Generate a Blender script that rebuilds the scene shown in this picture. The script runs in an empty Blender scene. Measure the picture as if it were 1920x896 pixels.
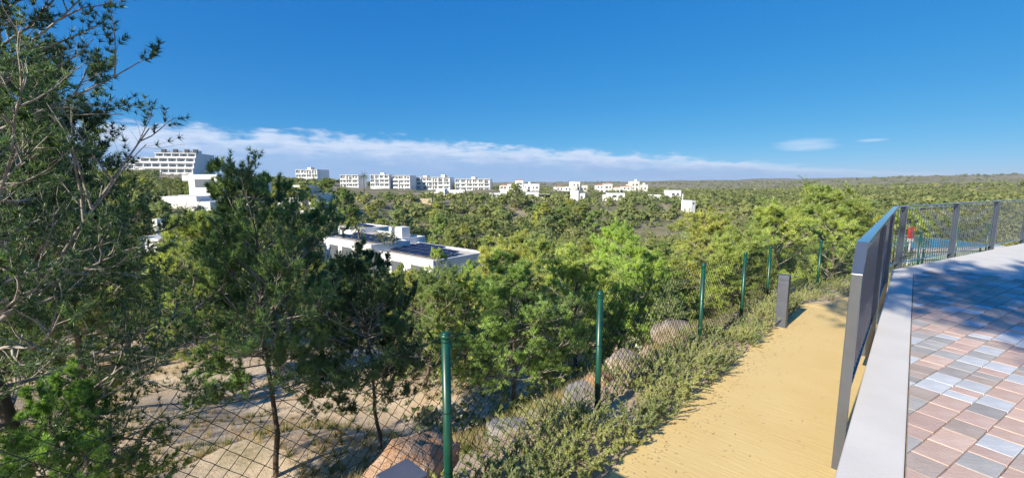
import bpy, bmesh, math, random
import numpy as np
from mathutils import Vector, Matrix, noise as mnoise

# ---------------------------------------------------------------- camera, sky, sun, exposure
SC = bpy.context.scene
COL = SC.collection
R = math.radians
FPX = 800.0                      # focal length in pixels of the 1920 px wide frame
EYE = 1.55                       # eye height above the paved terrace (z = 0)
PITCH = math.atan(103 / FPX)
cam = bpy.data.cameras.new("camera")
cam.sensor_width = 36.0
cam.lens = FPX / 1920 * 36
cam.clip_start = 0.05
cam.clip_end = 30000
camo = bpy.data.objects.new("camera", cam)
camo.location = (0, 0, EYE)
camo.rotation_euler = (math.pi / 2 - PITCH, 0, 0)
COL.objects.link(camo)
SC.camera = camo

SUN_EL = R(28.6)
SUN_AZ = R(223.9)                # compass style, clockwise from +Y (view direction)
to_sun = Vector((math.sin(SUN_AZ) * math.cos(SUN_EL), math.cos(SUN_AZ) * math.cos(SUN_EL), math.sin(SUN_EL)))
sun = bpy.data.lights.new("sun", 'SUN')
sun.energy = 5.0
sun.angle = R(0.53)
sun.color = (1.0, 0.91, 0.76)
suno = bpy.data.objects.new("sun", sun)
suno.rotation_euler = to_sun.to_track_quat('Z', 'Y').to_euler()
suno.location = (-20, -20, 30)
COL.objects.link(suno)

SC.view_settings.view_transform = 'Standard'
SC.view_settings.look = 'None'
EXPO = 0.6
SC.view_settings.exposure = EXPO
SC.view_settings.gamma = 1.0
SC.view_settings.use_curve_mapping = False
SC.cycles.max_bounces = 6
SC.cycles.diffuse_bounces = 3
SC.cycles.transparent_max_bounces = 8
SC.cycles.volume_bounces = 0
SC.cycles.use_denoising = True

SKY_STRENGTH = 0.10
world = bpy.data.worlds.new("World")
SC.world = world
world.use_nodes = True
wt = world.node_tree
wt.nodes.clear()


class NT:
    """short-hand for building node trees"""
    def __init__(s, tree): s.t = tree
    def n(s, typ, **kw):
        x = s.t.nodes.new(typ)
        for k, v in kw.items(): setattr(x, k, v)
        return x
    def l(s, a, b): s.t.links.new(a, b)
    def put(s, sock, v):
        if hasattr(v, 'links') or isinstance(v, bpy.types.NodeSocket): s.l(v, sock)
        else: sock.default_value = v
    def m(s, op, a, b=0.0, c=0.0, clamp=False):
        x = s.n('ShaderNodeMath', operation=op, use_clamp=clamp)
        s.put(x.inputs[0], a); s.put(x.inputs[1], b); s.put(x.inputs[2], c)
        return x.outputs[0]
    def ss(s, v, lo, hi):
        x = s.n('ShaderNodeMapRange', interpolation_type='SMOOTHSTEP')
        s.put(x.inputs[0], v); x.inputs[1].default_value = lo; x.inputs[2].default_value = hi
        return x.outputs[0]
    def mix(s, f, a, b, blend='MIX'):
        x = s.n('ShaderNodeMix', data_type='RGBA', blend_type=blend)
        s.put(x.inputs[0], f); s.put(x.inputs[6], a if not isinstance(a, tuple) else (*a[:3], 1)); s.put(x.inputs[7], b if not isinstance(b, tuple) else (*b[:3], 1))
        return x.outputs[2]
    def noise(s, vec, scale, detail=4.0, rough=0.55, out=0):
        x = s.n('ShaderNodeTexNoise')
        if vec is not None: s.l(vec, x.inputs['Vector'])
        x.inputs['Scale'].default_value = scale; x.inputs['Detail'].default_value = detail; x.inputs['Roughness'].default_value = rough
        return x.outputs[out]


w = NT(wt)
sky = w.n('ShaderNodeTexSky', sky_type='NISHITA', sun_disc=False)
sky.sun_elevation = SUN_EL
sky.sun_rotation = SUN_AZ
sky.altitude = 100
sky.air_density = 0.5
sky.dust_density = 0.0
sky.ozone_density = 6.0
# the camera's saturated blue: one tone curve per channel on the whole sky
spl = w.n('ShaderNodeSeparateColor'); w.l(sky.outputs[0], spl.inputs[0])
cmb = w.n('ShaderNodeCombineColor')
for ch, (gain, gam) in enumerate(((1.13, 1.40), (0.755, 0.584), (0.88, 0.272))):
    w.l(w.m('MULTIPLY', w.m('POWER', w.m('MULTIPLY', spl.outputs[ch], SKY_STRENGTH), gam), gain / 2 ** EXPO), cmb.inputs[ch])
tc = w.n('ShaderNodeTexCoord')
nrm = w.n('ShaderNodeVectorMath', operation='NORMALIZE'); w.l(tc.outputs['Generated'], nrm.inputs[0])
sx = w.n('ShaderNodeSeparateXYZ'); w.l(nrm.outputs[0], sx.inputs[0])
X, Y, Z = sx.outputs
hor = w.m('MAXIMUM', w.m('SQRT', w.m('ADD', w.m('MULTIPLY', X, X), w.m('MULTIPLY', Y, Y))), 0.001)
tanel = w.m('DIVIDE', Z, hor)
az = w.m('ARCTAN2', X, Y)
cx = w.m('DIVIDE', X, hor); cy = w.m('DIVIDE', Y, hor)
# far edge of a flat cloud deck: a straight line on the ground plan
edge = w.m('MAXIMUM', w.m('SUBTRACT', w.m('MULTIPLY', cy, 0.083), w.m('MULTIPLY', cx, 0.0599)), 0.002)
rel = w.m('DIVIDE', tanel, edge)
cv = w.n('ShaderNodeCombineXYZ'); w.l(w.m('MULTIPLY', az, 15.0), cv.inputs[0]); w.l(w.m('MULTIPLY', tanel, 50.0), cv.inputs[1])
n1 = w.noise(cv.outputs[0], 1.0, 7.0, 0.6)
cv2 = w.n('ShaderNodeCombineXYZ'); w.l(w.m('MULTIPLY', az, 7.0), cv2.inputs[0]); w.l(w.m('MULTIPLY', tanel, 75.0), cv2.inputs[1])
n2 = w.noise(cv2.outputs[0], 1.0, 6.0, 0.62)
relp = w.m('ADD', rel, w.m('MULTIPLY', w.m('SUBTRACT', n1, 0.5), 0.9))
alpha = w.m('SUBTRACT', 1.0, w.ss(relp, 0.80, 1.10))
fade = w.ss(rel, -0.05, 0.35)
body = w.m('ADD', 0.62, w.m('MULTIPLY', w.ss(w.m('ADD', w.m('MULTIPLY', n2, 1.0), w.m('MULTIPLY', rel, 0.16)), 0.38, 0.72), 0.36))
thin = w.ss(edge, 0.012, 0.055)
alpha = w.m('MULTIPLY', w.m('MULTIPLY', alpha, body), w.m('ADD', 0.25, w.m('MULTIPLY', thin, 0.75)))
# two small lens shaped wisps
def wisp(a0, t0, wa, wt_):
    dx = w.m('DIVIDE', w.m('SUBTRACT', az, a0), wa); dy = w.m('DIVIDE', w.m('SUBTRACT', tanel, t0), wt_)
    rr = w.m('ADD', w.m('MULTIPLY', dx, dx), w.m('MULTIPLY', dy, dy))
    rr = w.m('ADD', rr, w.m('MULTIPLY', w.m('SUBTRACT', n2, 0.5), 2.2))
    return w.m('MULTIPLY', w.m('SUBTRACT', 1.0, w.ss(rr, -0.2, 1.2)), 0.42)
for a in ((0.592, 0.0735, 0.058, 0.0125), (0.69, 0.0765, 0.026, 0.0035)):
    alpha = w.m('MAXIMUM', alpha, wisp(*a))
light = w.ss(w.m('ADD', w.m('MULTIPLY', rel, 0.75), w.m('MULTIPLY', n1, 0.7)), 0.62, 1.25)
cloudc = w.mix(light, (0.245, 0.36, 0.57), (0.60, 0.645, 0.73))
wcol = w.mix(alpha, cmb.outputs[0], cloudc)
bg = w.n('ShaderNodeBackground'); bg.inputs['Strength'].default_value = 1.0
w.l(wcol, bg.inputs['Color'])
wo = w.n('ShaderNodeOutputWorld'); w.l(bg.outputs[0], wo.inputs['Surface'])

# ---------------------------------------------------------------- picture <-> place
CP, SP = math.cos(PITCH), math.sin(PITCH)
def ray(u, v):
    x = (u - 960) / FPX; y = (448 - v) / FPX
    return np.array([x, CP + y * SP, -SP + y * CP])
def onz(u, v, z):
    r = ray(u, v); return np.array([0, 0, EYE]) + r * ((z - EYE) / r[2])
def aty(u, v, yy):
    r = ray(u, v); return np.array([0, 0, EYE]) + r * (yy / r[1])
def proj(p):
    x, y, z = p[0], p[1], p[2] - EYE
    f = y * CP - z * SP; up = y * SP + z * CP
    return 960 + FPX * x / f, 448 - FPX * up / f

A1 = R(43.3); D1 = np.array([math.sin(A1), math.cos(A1)]); N1 = np.array([-D1[1], D1[0]])      # along path, to its left
A2 = R(61.8); D2 = np.array([math.sin(A2), math.cos(A2)]); N2 = np.array([-D2[1], D2[0]])      # along far railing
TR = 0.24                                                                                     # railing line
CORNER = 10.30 * D1 + TR * N1
def st(s, t): return s * D1 + t * N1
def path_z(s): return -0.31 - 0.04 * np.clip(s, -8, 13)

# ---------------------------------------------------------------- materials
MATS = {}
def mat(name, base, rough=0.7, metal=0.0, base2=None, scale=3.0, bump=0.0, bscale=40.0, spec=0.5, detail=5.0, lo=0.35, hi=0.65, coords='Object', objrand=0.0, stretch=None):
    if name in MATS: return MATS[name]
    m = bpy.data.materials.new(name); m.use_nodes = True
    k = NT(m.node_tree); b = m.node_tree.nodes['Principled BSDF']
    b.inputs['Roughness'].default_value = rough; b.inputs['Metallic'].default_value = metal
    b.inputs['Specular IOR Level'].default_value = spec
    t = k.n('ShaderNodeTexCoord'); vec = t.outputs[coords]
    if stretch:
        mp = k.n('ShaderNodeMapping'); mp.inputs['Scale'].default_value = stretch; k.l(vec, mp.inputs[0]); vec = mp.outputs[0]
    col = (*base, 1)
    if base2 is not None:
        f = k.ss(k.noise(vec, scale, detail), lo, hi)
        col = k.mix(f, base, base2)
        if objrand:
            oi = k.n('ShaderNodeObjectInfo')
            col = k.mix(1.0, col, k.mix(oi.outputs['Random'], (1 - objrand,) * 3, (1 + objrand,) * 3), 'MULTIPLY')
        k.l(col, b.inputs['Base Color'])
    else:
        b.inputs['Base Color'].default_value = col
    if bump:
        bp = k.n('ShaderNodeBump'); bp.inputs['Strength'].default_value = 1.0; bp.inputs['Distance'].default_value = bump
        k.l(k.noise(vec, bscale, 6.0, 0.6), bp.inputs['Height']); k.l(bp.outputs[0], b.inputs['Normal'])
    MATS[name] = m
    return m

def leaf_mat(name, c1, c2, scale=1.3, trans=0.30, gloss=0.05, usecol=True, puff=None):
    m = bpy.data.materials.new(name); m.use_nodes = True; m.node_tree.nodes.clear()
    k = NT(m.node_tree)
    t = k.n('ShaderNodeTexCoord')
    col = k.mix(k.ss(k.noise(t.outputs['Object'], scale, 4.0, 0.6), 0.36, 0.66), c1, c2)
    if usecol:
        oi = k.n('ShaderNodeObjectInfo'); col = k.mix(1.0, col, oi.outputs['Color'], 'MULTIPLY')
    d = k.n('ShaderNodeBsdfDiffuse'); k.l(col, d.inputs[0])
    if puff:      # needles in a tuft scatter like one soft body: bend their normals outward from the crown's middle
        sb = k.n('ShaderNodeVectorMath', operation='SUBTRACT'); k.l(t.outputs['Object'], sb.inputs[0]); sb.inputs[1].default_value = (0, 0, puff)
        nm1 = k.n('ShaderNodeVectorMath', operation='NORMALIZE'); k.l(sb.outputs[0], nm1.inputs[0])
        vt_ = k.n('ShaderNodeVectorTransform', vector_type='NORMAL', convert_from='OBJECT', convert_to='WORLD'); k.l(nm1.outputs[0], vt_.inputs[0])
        ge = k.n('ShaderNodeNewGeometry')
        sc_ = k.n('ShaderNodeVectorMath', operation='SCALE'); k.l(ge.outputs['Normal'], sc_.inputs[0]); sc_.inputs['Scale'].default_value = 0.55
        ad = k.n('ShaderNodeVectorMath', operation='ADD'); k.l(vt_.outputs[0], ad.inputs[0]); k.l(sc_.outputs[0], ad.inputs[1])
        nm2 = k.n('ShaderNodeVectorMath', operation='NORMALIZE'); k.l(ad.outputs[0], nm2.inputs[0]); k.l(nm2.outputs[0], d.inputs['Normal'])
    tr = k.n('ShaderNodeBsdfTranslucent'); k.l(k.mix(1.0, col, (1.05 * trans, 1.0 * trans, 0.7 * trans), 'MULTIPLY'), tr.inputs[0])
    g = k.n('ShaderNodeBsdfGlossy'); g.inputs['Roughness'].default_value = 0.42; g.inputs[0].default_value = (0.8, 0.85, 0.9, 1)
    mx = k.n('ShaderNodeAddShader'); k.l(d.outputs[0], mx.inputs[0]); k.l(tr.outputs[0], mx.inputs[1])
    m2 = k.n('ShaderNodeMixShader'); m2.inputs[0].default_value = gloss; k.l(mx.outputs[0], m2.inputs[1]); k.l(g.outputs[0], m2.inputs[2])
    o = k.n('ShaderNodeOutputMaterial'); k.l(m2.outputs[0], o.inputs['Surface'])
    MATS[name] = m
    return m

M_needle = leaf_mat('pine_needles', (0.205, 0.265, 0.078), (0.355, 0.395, 0.118), 1.3, 0.85, puff=2.0)
M_needle_near = leaf_mat('pine_needles_close', (0.135, 0.205, 0.066), (0.245, 0.325, 0.10), 2.0, 0.85, puff=2.4)
M_far = leaf_mat('woodland_leaves', (0.115, 0.145, 0.058), (0.215, 0.225, 0.088), 0.03, 0.6, 0.0, False)
M_bush = leaf_mat('bush_leaves', (0.10, 0.13, 0.045), (0.20, 0.215, 0.075), 0.9, 0.6)
M_rose = leaf_mat('rosemary_leaves', (0.155, 0.195, 0.065), (0.33, 0.345, 0.115), 2.2, 0.6, 0.05, False)
M_rose_dry = leaf_mat('rosemary_dry_sprigs', (0.26, 0.19, 0.10), (0.36, 0.30, 0.19), 3.0, 0.2, 0.02, False)
M_straw = leaf_mat('dry_grass', (0.30, 0.235, 0.12), (0.46, 0.38, 0.20), 1.2, 0.25, 0.0, False)
M_weed = leaf_mat('green_weeds', (0.075, 0.10, 0.03), (0.15, 0.17, 0.05), 1.4, 0.3, 0.0, False)
M_palm = leaf_mat('palm_leaves', (0.08, 0.11, 0.03), (0.17, 0.20, 0.06), 2.0, 0.3, 0.06)
M_trunk = mat('pine_bark', (0.085, 0.062, 0.048), 0.9, base2=(0.17, 0.13, 0.10), scale=6, bump=0.01, bscale=30, stretch=(1, 1, .3))
M_branch = mat('grey_branch_bark', (0.22, 0.19, 0.16), 0.85, base2=(0.42, 0.38, 0.33), scale=5)
M_twig = mat('dry_twigs', (0.20, 0.165, 0.13), 0.85, base2=(0.38, 0.34, 0.29), scale=4)

# ---------------------------------------------------------------- mesh helpers
def mesh(name, V, F, m=None, smooth=False):
    me = bpy.data.meshes.new(name)
    V = np.asarray(V, dtype=np.float32)
    if isinstance(F, np.ndarray):
        n = F.shape[1]
        me.vertices.add(len(V)); me.vertices.foreach_set('co', V.ravel())
        me.loops.add(F.size); me.loops.foreach_set('vertex_index', F.astype(np.int32).ravel())
        me.polygons.add(len(F)); me.polygons.foreach_set('loop_start', np.arange(0, F.size, n, dtype=np.int32))
        me.polygons.foreach_set('loop_total', np.full(len(F), n, dtype=np.int32))
        me.update(calc_edges=True)
    else:
        me.from_pydata([tuple(map(float, v)) for v in V], [], F); me.update()
    if smooth: me.polygons.foreach_set('use_smooth', np.ones(len(me.polygons), dtype=bool))
    if m: me.materials.append(m)
    return me
def ob(name, me, parent=None, loc=None, rot=None, scale=None):
    o = bpy.data.objects.new(name, me); COL.objects.link(o)
    if parent: o.parent = parent
    if loc is not None: o.location = tuple(map(float, loc))
    if rot is not None: o.rotation_euler = rot
    if scale is not None: o.scale = scale
    return o
def thing(name, label, cat, loc=(0, 0, 0), rotz=0.0, group=None):
    o = ob(name, None, None, loc, (0, 0, rotz)); o.empty_display_size = 0.2
    return tag(o, label, cat, group)
def tag(o, label, cat, group=None):
    o['label'] = label; o['category'] = cat
    if group: o['group'] = group
    return o
def kind(o, k): o['kind'] = k; return o

class MB:
    """collects boxes / prisms / tubes into one mesh"""
    def __init__(s): s.V = []; s.F = []
    def add(s, V, F):
        b = len(s.V); s.V += [tuple(map(float, v)) for v in V]; s.F += [tuple(i + b for i in f) for f in F]; return s
    def box(s, x0, x1, y0, y1, z0, z1, b=0.0):
        if b <= 0:
            return s.add([(x0, y0, z0), (x1, y0, z0), (x1, y1, z0), (x0, y1, z0), (x0, y0, z1), (x1, y0, z1), (x1, y1, z1), (x0, y1, z1)],
                         [(0, 3, 2, 1), (4, 5, 6, 7), (0, 1, 5, 4), (1, 2, 6, 5), (2, 3, 7, 6), (3, 0, 4, 7)])
        bm = bmesh.new(); bmesh.ops.create_cube(bm, size=1)
        for v in bm.verts: v.co = ((x0 + x1) / 2 + v.co.x * (x1 - x0), (y0 + y1) / 2 + v.co.y * (y1 - y0), (z0 + z1) / 2 + v.co.z * (z1 - z0))
        bmesh.ops.bevel(bm, geom=bm.edges[:], offset=b, segments=2, affect='EDGES', profile=0.5)
        bm.verts.index_update()
        s.add([v.co[:] for v in bm.verts], [tuple(v.index for v in f.verts) for f in bm.faces]); bm.free(); return s
    def prism(s, poly, z0, z1):
        n = len(poly)
        V = [(p[0], p[1], z0) for p in poly] + [(p[0], p[1], z1) for p in poly]
        return s.add(V, [tuple(range(n - 1, -1, -1)), tuple(range(n, 2 * n))] + [(i, (i + 1) % n, n + (i + 1) % n, n + i) for i in range(n)])
    def cyl(s, p0, p1, r0, r1=None, n=10):
        r1 = r0 if r1 is None else r1
        p0 = Vector(p0); p1 = Vector(p1); q = (p1 - p0).to_track_quat('Z', 'Y')
        V = []
        for p, r in ((p0, r0), (p1, r1)):
            for i in range(n): V.append(p + q @ Vector((r * math.cos(2 * math.pi * i / n), r * math.sin(2 * math.pi * i / n), 0)))
        return s.add(V, [tuple(range(n - 1, -1, -1)), tuple(range(n, 2 * n))] + [(i, (i + 1) % n, n + (i + 1) % n, n + i) for i in range(n)])
    def me(s, name, m, smooth=False): return mesh(name, s.V, s.F, m, smooth)
    def ob(s, name, m, parent=None, smooth=False, **kw): return ob(name, s.me(name, m, smooth), parent, **kw)

def nz(v): return v / np.maximum(np.linalg.norm(v, axis=-1, keepdims=True), 1e-9)
def tubes(P, RR, S=3):
    """P (N,K,3) polylines, RR (N,K) radii -> verts, quads"""
    N, K, _ = P.shape
    T = nz(np.gradient(P, axis=1))
    ref = np.where(np.abs(T[..., 2:3]) > 0.9, np.array([1.0, 0, 0]), np.array([0, 0, 1.0]))
    U = nz(np.cross(T, ref)); W = np.cross(T, U)
    a = np.arange(S) * 2 * math.pi / S
    V = P[:, :, None] + RR[:, :, None, None] * (U[:, :, None] * np.cos(a)[None, None, :, None] + W[:, :, None] * np.sin(a)[None, None, :, None])
    idx = np.arange(N * K * S).reshape(N, K, S)
    A = idx[:, :-1]; B = idx[:, 1:]
    F = np.stack([A, np.roll(A, -1, 2), np.roll(B, -1, 2), B], -1).reshape(-1, 4)
    return V.reshape(-1, 3), F
def joinq(parts):
    Vs, Fs, b = [], [], 0
    for V, F in parts: Vs.append(V); Fs.append(F + b); b += len(V)
    return np.concatenate(Vs), np.concatenate(Fs)
def needles(rng, P, D, n, L, wd, th0=0.25, th1=1.25):
    """n thin triangular blades at every point P around direction D"""
    N = len(P)
    ref = np.where(np.abs(D[:, 2:3]) > 0.9, np.array([1.0, 0, 0]), np.array([0, 0, 1.0]))
    U = nz(np.cross(D, ref)); W = np.cross(D, U)
    th = rng.uniform(th0, th1, (N, n)); ph = rng.uniform(0, 2 * math.pi, (N, n))
    d = D[:, None] * np.cos(th)[..., None] + (U[:, None] * np.cos(ph)[..., None] + W[:, None] * np.sin(ph)[..., None]) * np.sin(th)[..., None]
    ln = L * rng.uniform(0.7, 1.15, (N, n, 1))
    side = nz(np.cross(d, rng.normal(size=(N, n, 3)))) * wd * 0.5
    base = P[:, None] + rng.normal(size=(N, n, 3)) * L * 0.06
    V = np.stack([base - side, base + side, base + d * ln], 2).reshape(-1, 3)
    return V, np.arange(len(V)).reshape(-1, 3)
def grow(rng, p0, d0, L, K, up, wob):
    pts = [p0]; d = d0
    for k in range(1, K):
        d = nz(d + np.array([0, 0, up / K]) + rng.normal(size=d.shape) * wob)
        pts.append(pts[-1] + d * (L[:, None] / (K - 1)))
    return np.stack(pts, 1)
def sample(P, i, f):
    K = P.shape[1]; x = np.clip(f, 0, 0.999) * (K - 1); k = x.astype(int); r = (x - k)[:, None]
    a = P[i, k]; b = P[i, k + 1]
    return a * (1 - r) + b * r, nz(b - a)
def child_dir(rng, T, ang, upb=0.15):
    rnd = rng.normal(size=T.shape); rnd[:, 2] *= 0.55
    pr = nz(rnd - (rnd * T).sum(1, keepdims=True) * T)
    d = T * np.cos(ang)[:, None] + pr * np.sin(ang)[:, None]
    d[:, 2] += upb
    return nz(d)

def make_pine(seed, H, Rc, base=0.22, limbs=26, m2=7, m3=5, m4=3, nn=18, L=0.09, wd=0.006, lean=0.05, bare=0.0, twig_r=0.003, droop=0.0, shape=0.6, tseg=12, trunk_r=0.017, sides=5, needle=None):
    rng = np.random.default_rng(seed)
    # trunk
    k = np.linspace(0, 1, tseg)
    wob = np.cumsum(rng.normal(size=(tseg, 2)) * 0.012 * H, axis=0); wob[0] = 0
    ln = rng.normal(size=2) * lean * H
    TP = np.stack([wob[:, 0] + ln[0] * k ** 1.5, wob[:, 1] + ln[1] * k ** 1.5, k * H], 1)[None]
    TRr = (trunk_r * H * (1 - k) ** 0.8 + 0.006)[None]
    # limbs
    f = np.sort(base + (0.985 - base) * rng.uniform(0, 1, limbs) ** 0.9)
    fp = (f - base) / (1 - base)
    p0, _ = sample(TP, np.zeros(limbs, int), f)
    azm = np.arange(limbs) * 2.399 + rng.uniform(-0.6, 0.6, limbs)
    el = R(2) + fp ** 1.5 * R(58) + rng.normal(size=limbs) * 0.14 - droop * (1 - fp)
    prof = (1 - fp) ** shape * (0.62 + 0.38 * np.minimum(1, fp * 5)) + 0.10
    L1 = Rc * prof * rng.uniform(0.68, 1.12, limbs)
    d0 = np.stack([np.cos(azm) * np.cos(el), np.sin(azm) * np.cos(el), np.sin(el)], 1)
    P1 = grow(rng, p0, d0, L1, 7, 0.5, 0.11)
    R1 = (trunk_r * 0.27 * H * (L1 / Rc))[:, None] * np.linspace(1, 0.18, 7)[None] + 0.003
    # second order
    N2_ = limbs * m2; i2 = np.repeat(np.arange(limbs), m2)
    f2 = rng.uniform(0.22, 1.0, N2_)
    p, T = sample(P1, i2, f2)
    L2 = L1[i2] * rng.uniform(0.28, 0.55, N2_) * (1.15 - 0.62 * f2)
    P2 = grow(rng, p, child_dir(rng, T, rng.uniform(0.5, 1.15, N2_)), L2, 5, 0.4, 0.16)
    R2 = (0.012 * L2 + twig_r * 1.2)[:, None] * np.linspace(1, 0.35, 5)[None]
    # twigs
    N3 = N2_ * m3; i3 = np.repeat(np.arange(N2_), m3)
    f3 = rng.uniform(0.25, 1.0, N3)
    p, T = sample(P2, i3, f3)
    L3 = np.maximum(L2[i3] * rng.uniform(0.25, 0.5, N3), 0.7 * L + 0.05)
    P3 = grow(rng, p, child_dir(rng, T, rng.uniform(0.35, 1.0, N3), 0.2), L3, 4, 0.5, 0.16)
    R3 = np.full((N3, 4), twig_r) * np.linspace(1, 0.6, 4)[None]
    leafy = rng.uniform(0, 1, N3) > bare
    li = np.nonzero(leafy)[0]
    i4 = np.repeat(li, m4)
    f4 = np.tile(np.linspace(0.35, 1.0, m4), len(li)) + rng.uniform(-0.12, 0.05, len(i4))
    p, T = sample(P3, i4, f4)
    T = nz(T + np.array([0, 0, 0.25]))
    NV, NF = needles(rng, p, T, nn, L, wd)
    tv, tf = tubes(TP, TRr, 8)
    bv, bf = joinq([tubes(P1, R1, sides), tubes(P2, R2, 3), tubes(P3, R3, 3)])
    nm = f'pine_{seed}'
    H = float(np.percentile(NV[:, 2], 99.7))
    return dict(H=H, R=Rc, trunk=mesh(nm + '_trunk', tv, tf, M_trunk, True), branches=mesh(nm + '_branches', bv, bf, M_branch, True),
                crown=mesh(nm + '_crown', NV, NF, needle or M_needle))
TONES = {'olive green': (0.95, 0.92, 0.95), 'bright yellow-green': (1.12, 1.17, 0.92), 'grey-green': (0.95, 0.98, 1.35),
         'dark green': (0.46, 0.56, 0.60), 'deep green': (0.70, 0.80, 0.80), 'fresh green': (1.0, 1.2, 0.75), 'yellowish olive': (1.12, 1.03, 0.85)}
def place_pine(V, x, y, z, H, tone, label, group=None, wide=1.0, rot=None, name='pine_tree'):
    s = H / V['H']
    t = thing(name, label, 'tree', (x, y, z), rot if rot is not None else random.uniform(0, 6.28), group)
    t.scale = (s * wide, s * wide, s)
    c = TONES[tone]; j = random.uniform(0.9, 1.1)
    ob('trunk', V['trunk'], t)
    ob('branches', V['branches'], t)
    cr = ob('crown', V['crown'], t); cr.color = (c[0] * j, c[1] * j, c[2] * j, 1)
    return t

random.seed(7)
RNG = np.random.default_rng(11)

# ---------------------------------------------------------------- terrain
CTRL = np.array([
    (-2.4, 6.8, -3.1), (-4.6, 7.4, -3.6), (-7, 5, -3.0), (-11, 9, -4.4), (-10, 15, -5.3), (-16, 20, -6.0), (-5, 13, -4.9), (0, 12, -4.3), (0, 20, -6.3), (-10, 28, -7.6),
    (-2, 32, -8.4), (-8, 44, -9.6), (-20, 48, -9.6), (-30, 34, -7.2), (8, 18, -5.2), (14, 22, -5.6), (12, 32, -8.2), (22, 26, -6.0), (20, 50, -11), (40, 55, -11), (60, 60, -9), (34, 30, -5.5), (24, 17, -4.2),
    (34, 20, -4.4), (50, 30, -5.5), (0, 75, -12), (40, 95, -13), (-25, 80, -9), (-45, 62, -6.0), (-45, 85, -5.5), (-72, 100, -3.6), (-55, 130, -4), (-30, 45, -8), (-20, 120, -9), (10, 130, -10), (70, 140, -11), (120, 120, -9), (90, 70, -7),
    (0, 180, -6), (-40, 200, -4), (-100, 180, 0), (60, 200, -6), (130, 220, -8), (-190, 330, 5), (-250, 330, 8), (-110, 345, -3.0), (-50, 340, -3.5), (30, 345, -4.5), (100, 345, -5), (200, 300, -9), (300, 250, -8), (-300, 250, 6),
    (-60, 20, -3), (-90, 60, 0), (-40, -10, -2), (300, 800, -14), (0, 800, -9), (-400, 800, 0), (700, 800, -6), (900, 500, 0),
    (-600, 1500, 0), (0, 1600, -10), (700, 1500, -18), (1500, 1300, 6), (0, 3000, -6), (1500, 2600, 0), (2600, 2300, 34), (3500, 2200, 60), (-1500, 2600, 6), (60, -60, -3), (-60, -60, -2), (20, -20, -1)], float)
CR = np.hypot(CTRL[:, 0], CTRL[:, 1])
def valley(x, y):
    x = np.asarray(x, float); y = np.asarray(y, float)
    d2 = ((x[..., None] - CTRL[:, 0]) ** 2 + (y[..., None] - CTRL[:, 1]) ** 2) / (CR ** 2 + 4)
    wgt = 1.0 / (d2 + 0.012) ** 2.2
    return (wgt * CTRL[:, 2]).sum(-1) / wgt.sum(-1)
def sst(x, a, b):
    t = np.clip((x - a) / (b - a), 0, 1); return t * t * (3 - 2 * t)
def edge_dist(x, y):
    s = x * D1[0] + y * D1[1]; t = x * N1[0] + y * N1[1]
    t2 = (x - CORNER[0]) * N2[0] + (y - CORNER[1]) * N2[1]
    return np.maximum(t - 2.15, t2 - 1.95), s, t
def wavy(x, y):
    return (np.sin(x * 0.9 + 1.3 * np.sin(y * 0.6)) * np.cos(y * 0.8 + 0.7 * np.sin(x * 0.5)) * 0.13
            + np.sin(x * 2.3 + y * 1.1) * np.sin(y * 2.7 - x * 0.6) * 0.05)
def ground_z(x, y):
    x = np.asarray(x, float); y = np.asarray(y, float)
    e, s, t = edge_dist(x, y)
    r = np.hypot(x, y)
    zv = valley(x, y) + wavy(x, y) * np.clip(e / 2, 0, 1) + wavy(x * 0.11, y * 0.11) * np.clip(r / 40, 0, 8)
    far = np.clip((r - 420) / 900, 0, 1.6)
    zv = zv + far * (5.5 * np.sin(x / 170 + 1.1 * np.sin(y / 260)) * np.cos(y / 230 + 0.4) + 3.0 * np.sin(x / 61 + y / 97) + 6 * np.sin(y / 410 + x / 700))
    pz = path_z(s) - 0.012
    zn = pz - 0.02 - 0.62 * np.maximum(e, 0) - 0.25 * sst(e, 0.0, 0.6) + wavy(x, y) * np.clip(e / 2, 0, 1)
    b = sst(e, 2.0, 8.0)
    z = zn * (1 - b) + zv * b
    return np.where(e <= 0, pz, z)
def gz(x, y): return float(ground_z(np.array([x]), np.array([y]))[0])

rad = np.concatenate([[0.0], np.geomspace(0.6, 7000, 210)])
ang = np.linspace(-math.pi, math.pi, 421)[:-1]
rr, aa = np.meshgrid(rad[1:], ang, indexing='ij')
gx = rr * np.sin(aa); gy = rr * np.cos(aa)
gzv = ground_z(gx, gy)
nr, na = gx.shape
V = np.concatenate([np.stack([gx, gy, gzv], -1).reshape(-1, 3), [[0, 0, gz(0, 0)]]])
idx = np.arange(nr * na).reshape(nr, na)
a_, b_ = idx[:-1], idx[1:]
F = np.stack([a_, np.roll(a_, -1, 1), np.roll(b_, -1, 1), b_], -1).reshape(-1, 4)[:, ::-1].copy()
fan = np.stack([np.full(na, nr * na), np.roll(idx[0], -1), idx[0], idx[0]], -1)
gm = bpy.data.materials.new('sandy_ground'); gm.use_nodes = True
k = NT(gm.node_tree); b = gm.node_tree.nodes['Principled BSDF']; b.inputs['Roughness'].default_value = 0.95; b.inputs['Specular IOR Level'].default_value = 0.1
geo = k.n('ShaderNodeNewGeometry'); pos = geo.outputs['Position']
sand = k.mix(k.ss(k.noise(pos, 0.9, 8.0, 0.65), 0.35, 0.68), (0.52, 0.385, 0.255), (0.66, 0.54, 0.385))
straw = k.mix(k.ss(k.noise(pos, 7.0, 6.0, 0.6), 0.35, 0.7), (0.26, 0.215, 0.12), (0.42, 0.345, 0.21))
near = k.mix(k.ss(k.noise(pos, 0.45, 6.0, 0.6), 0.62, 0.78), sand, straw)
scrub = k.mix(k.ss(k.noise(pos, 0.05, 8.0, 0.7), 0.38, 0.64), (0.17, 0.165, 0.085), (0.34, 0.285, 0.20))
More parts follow.
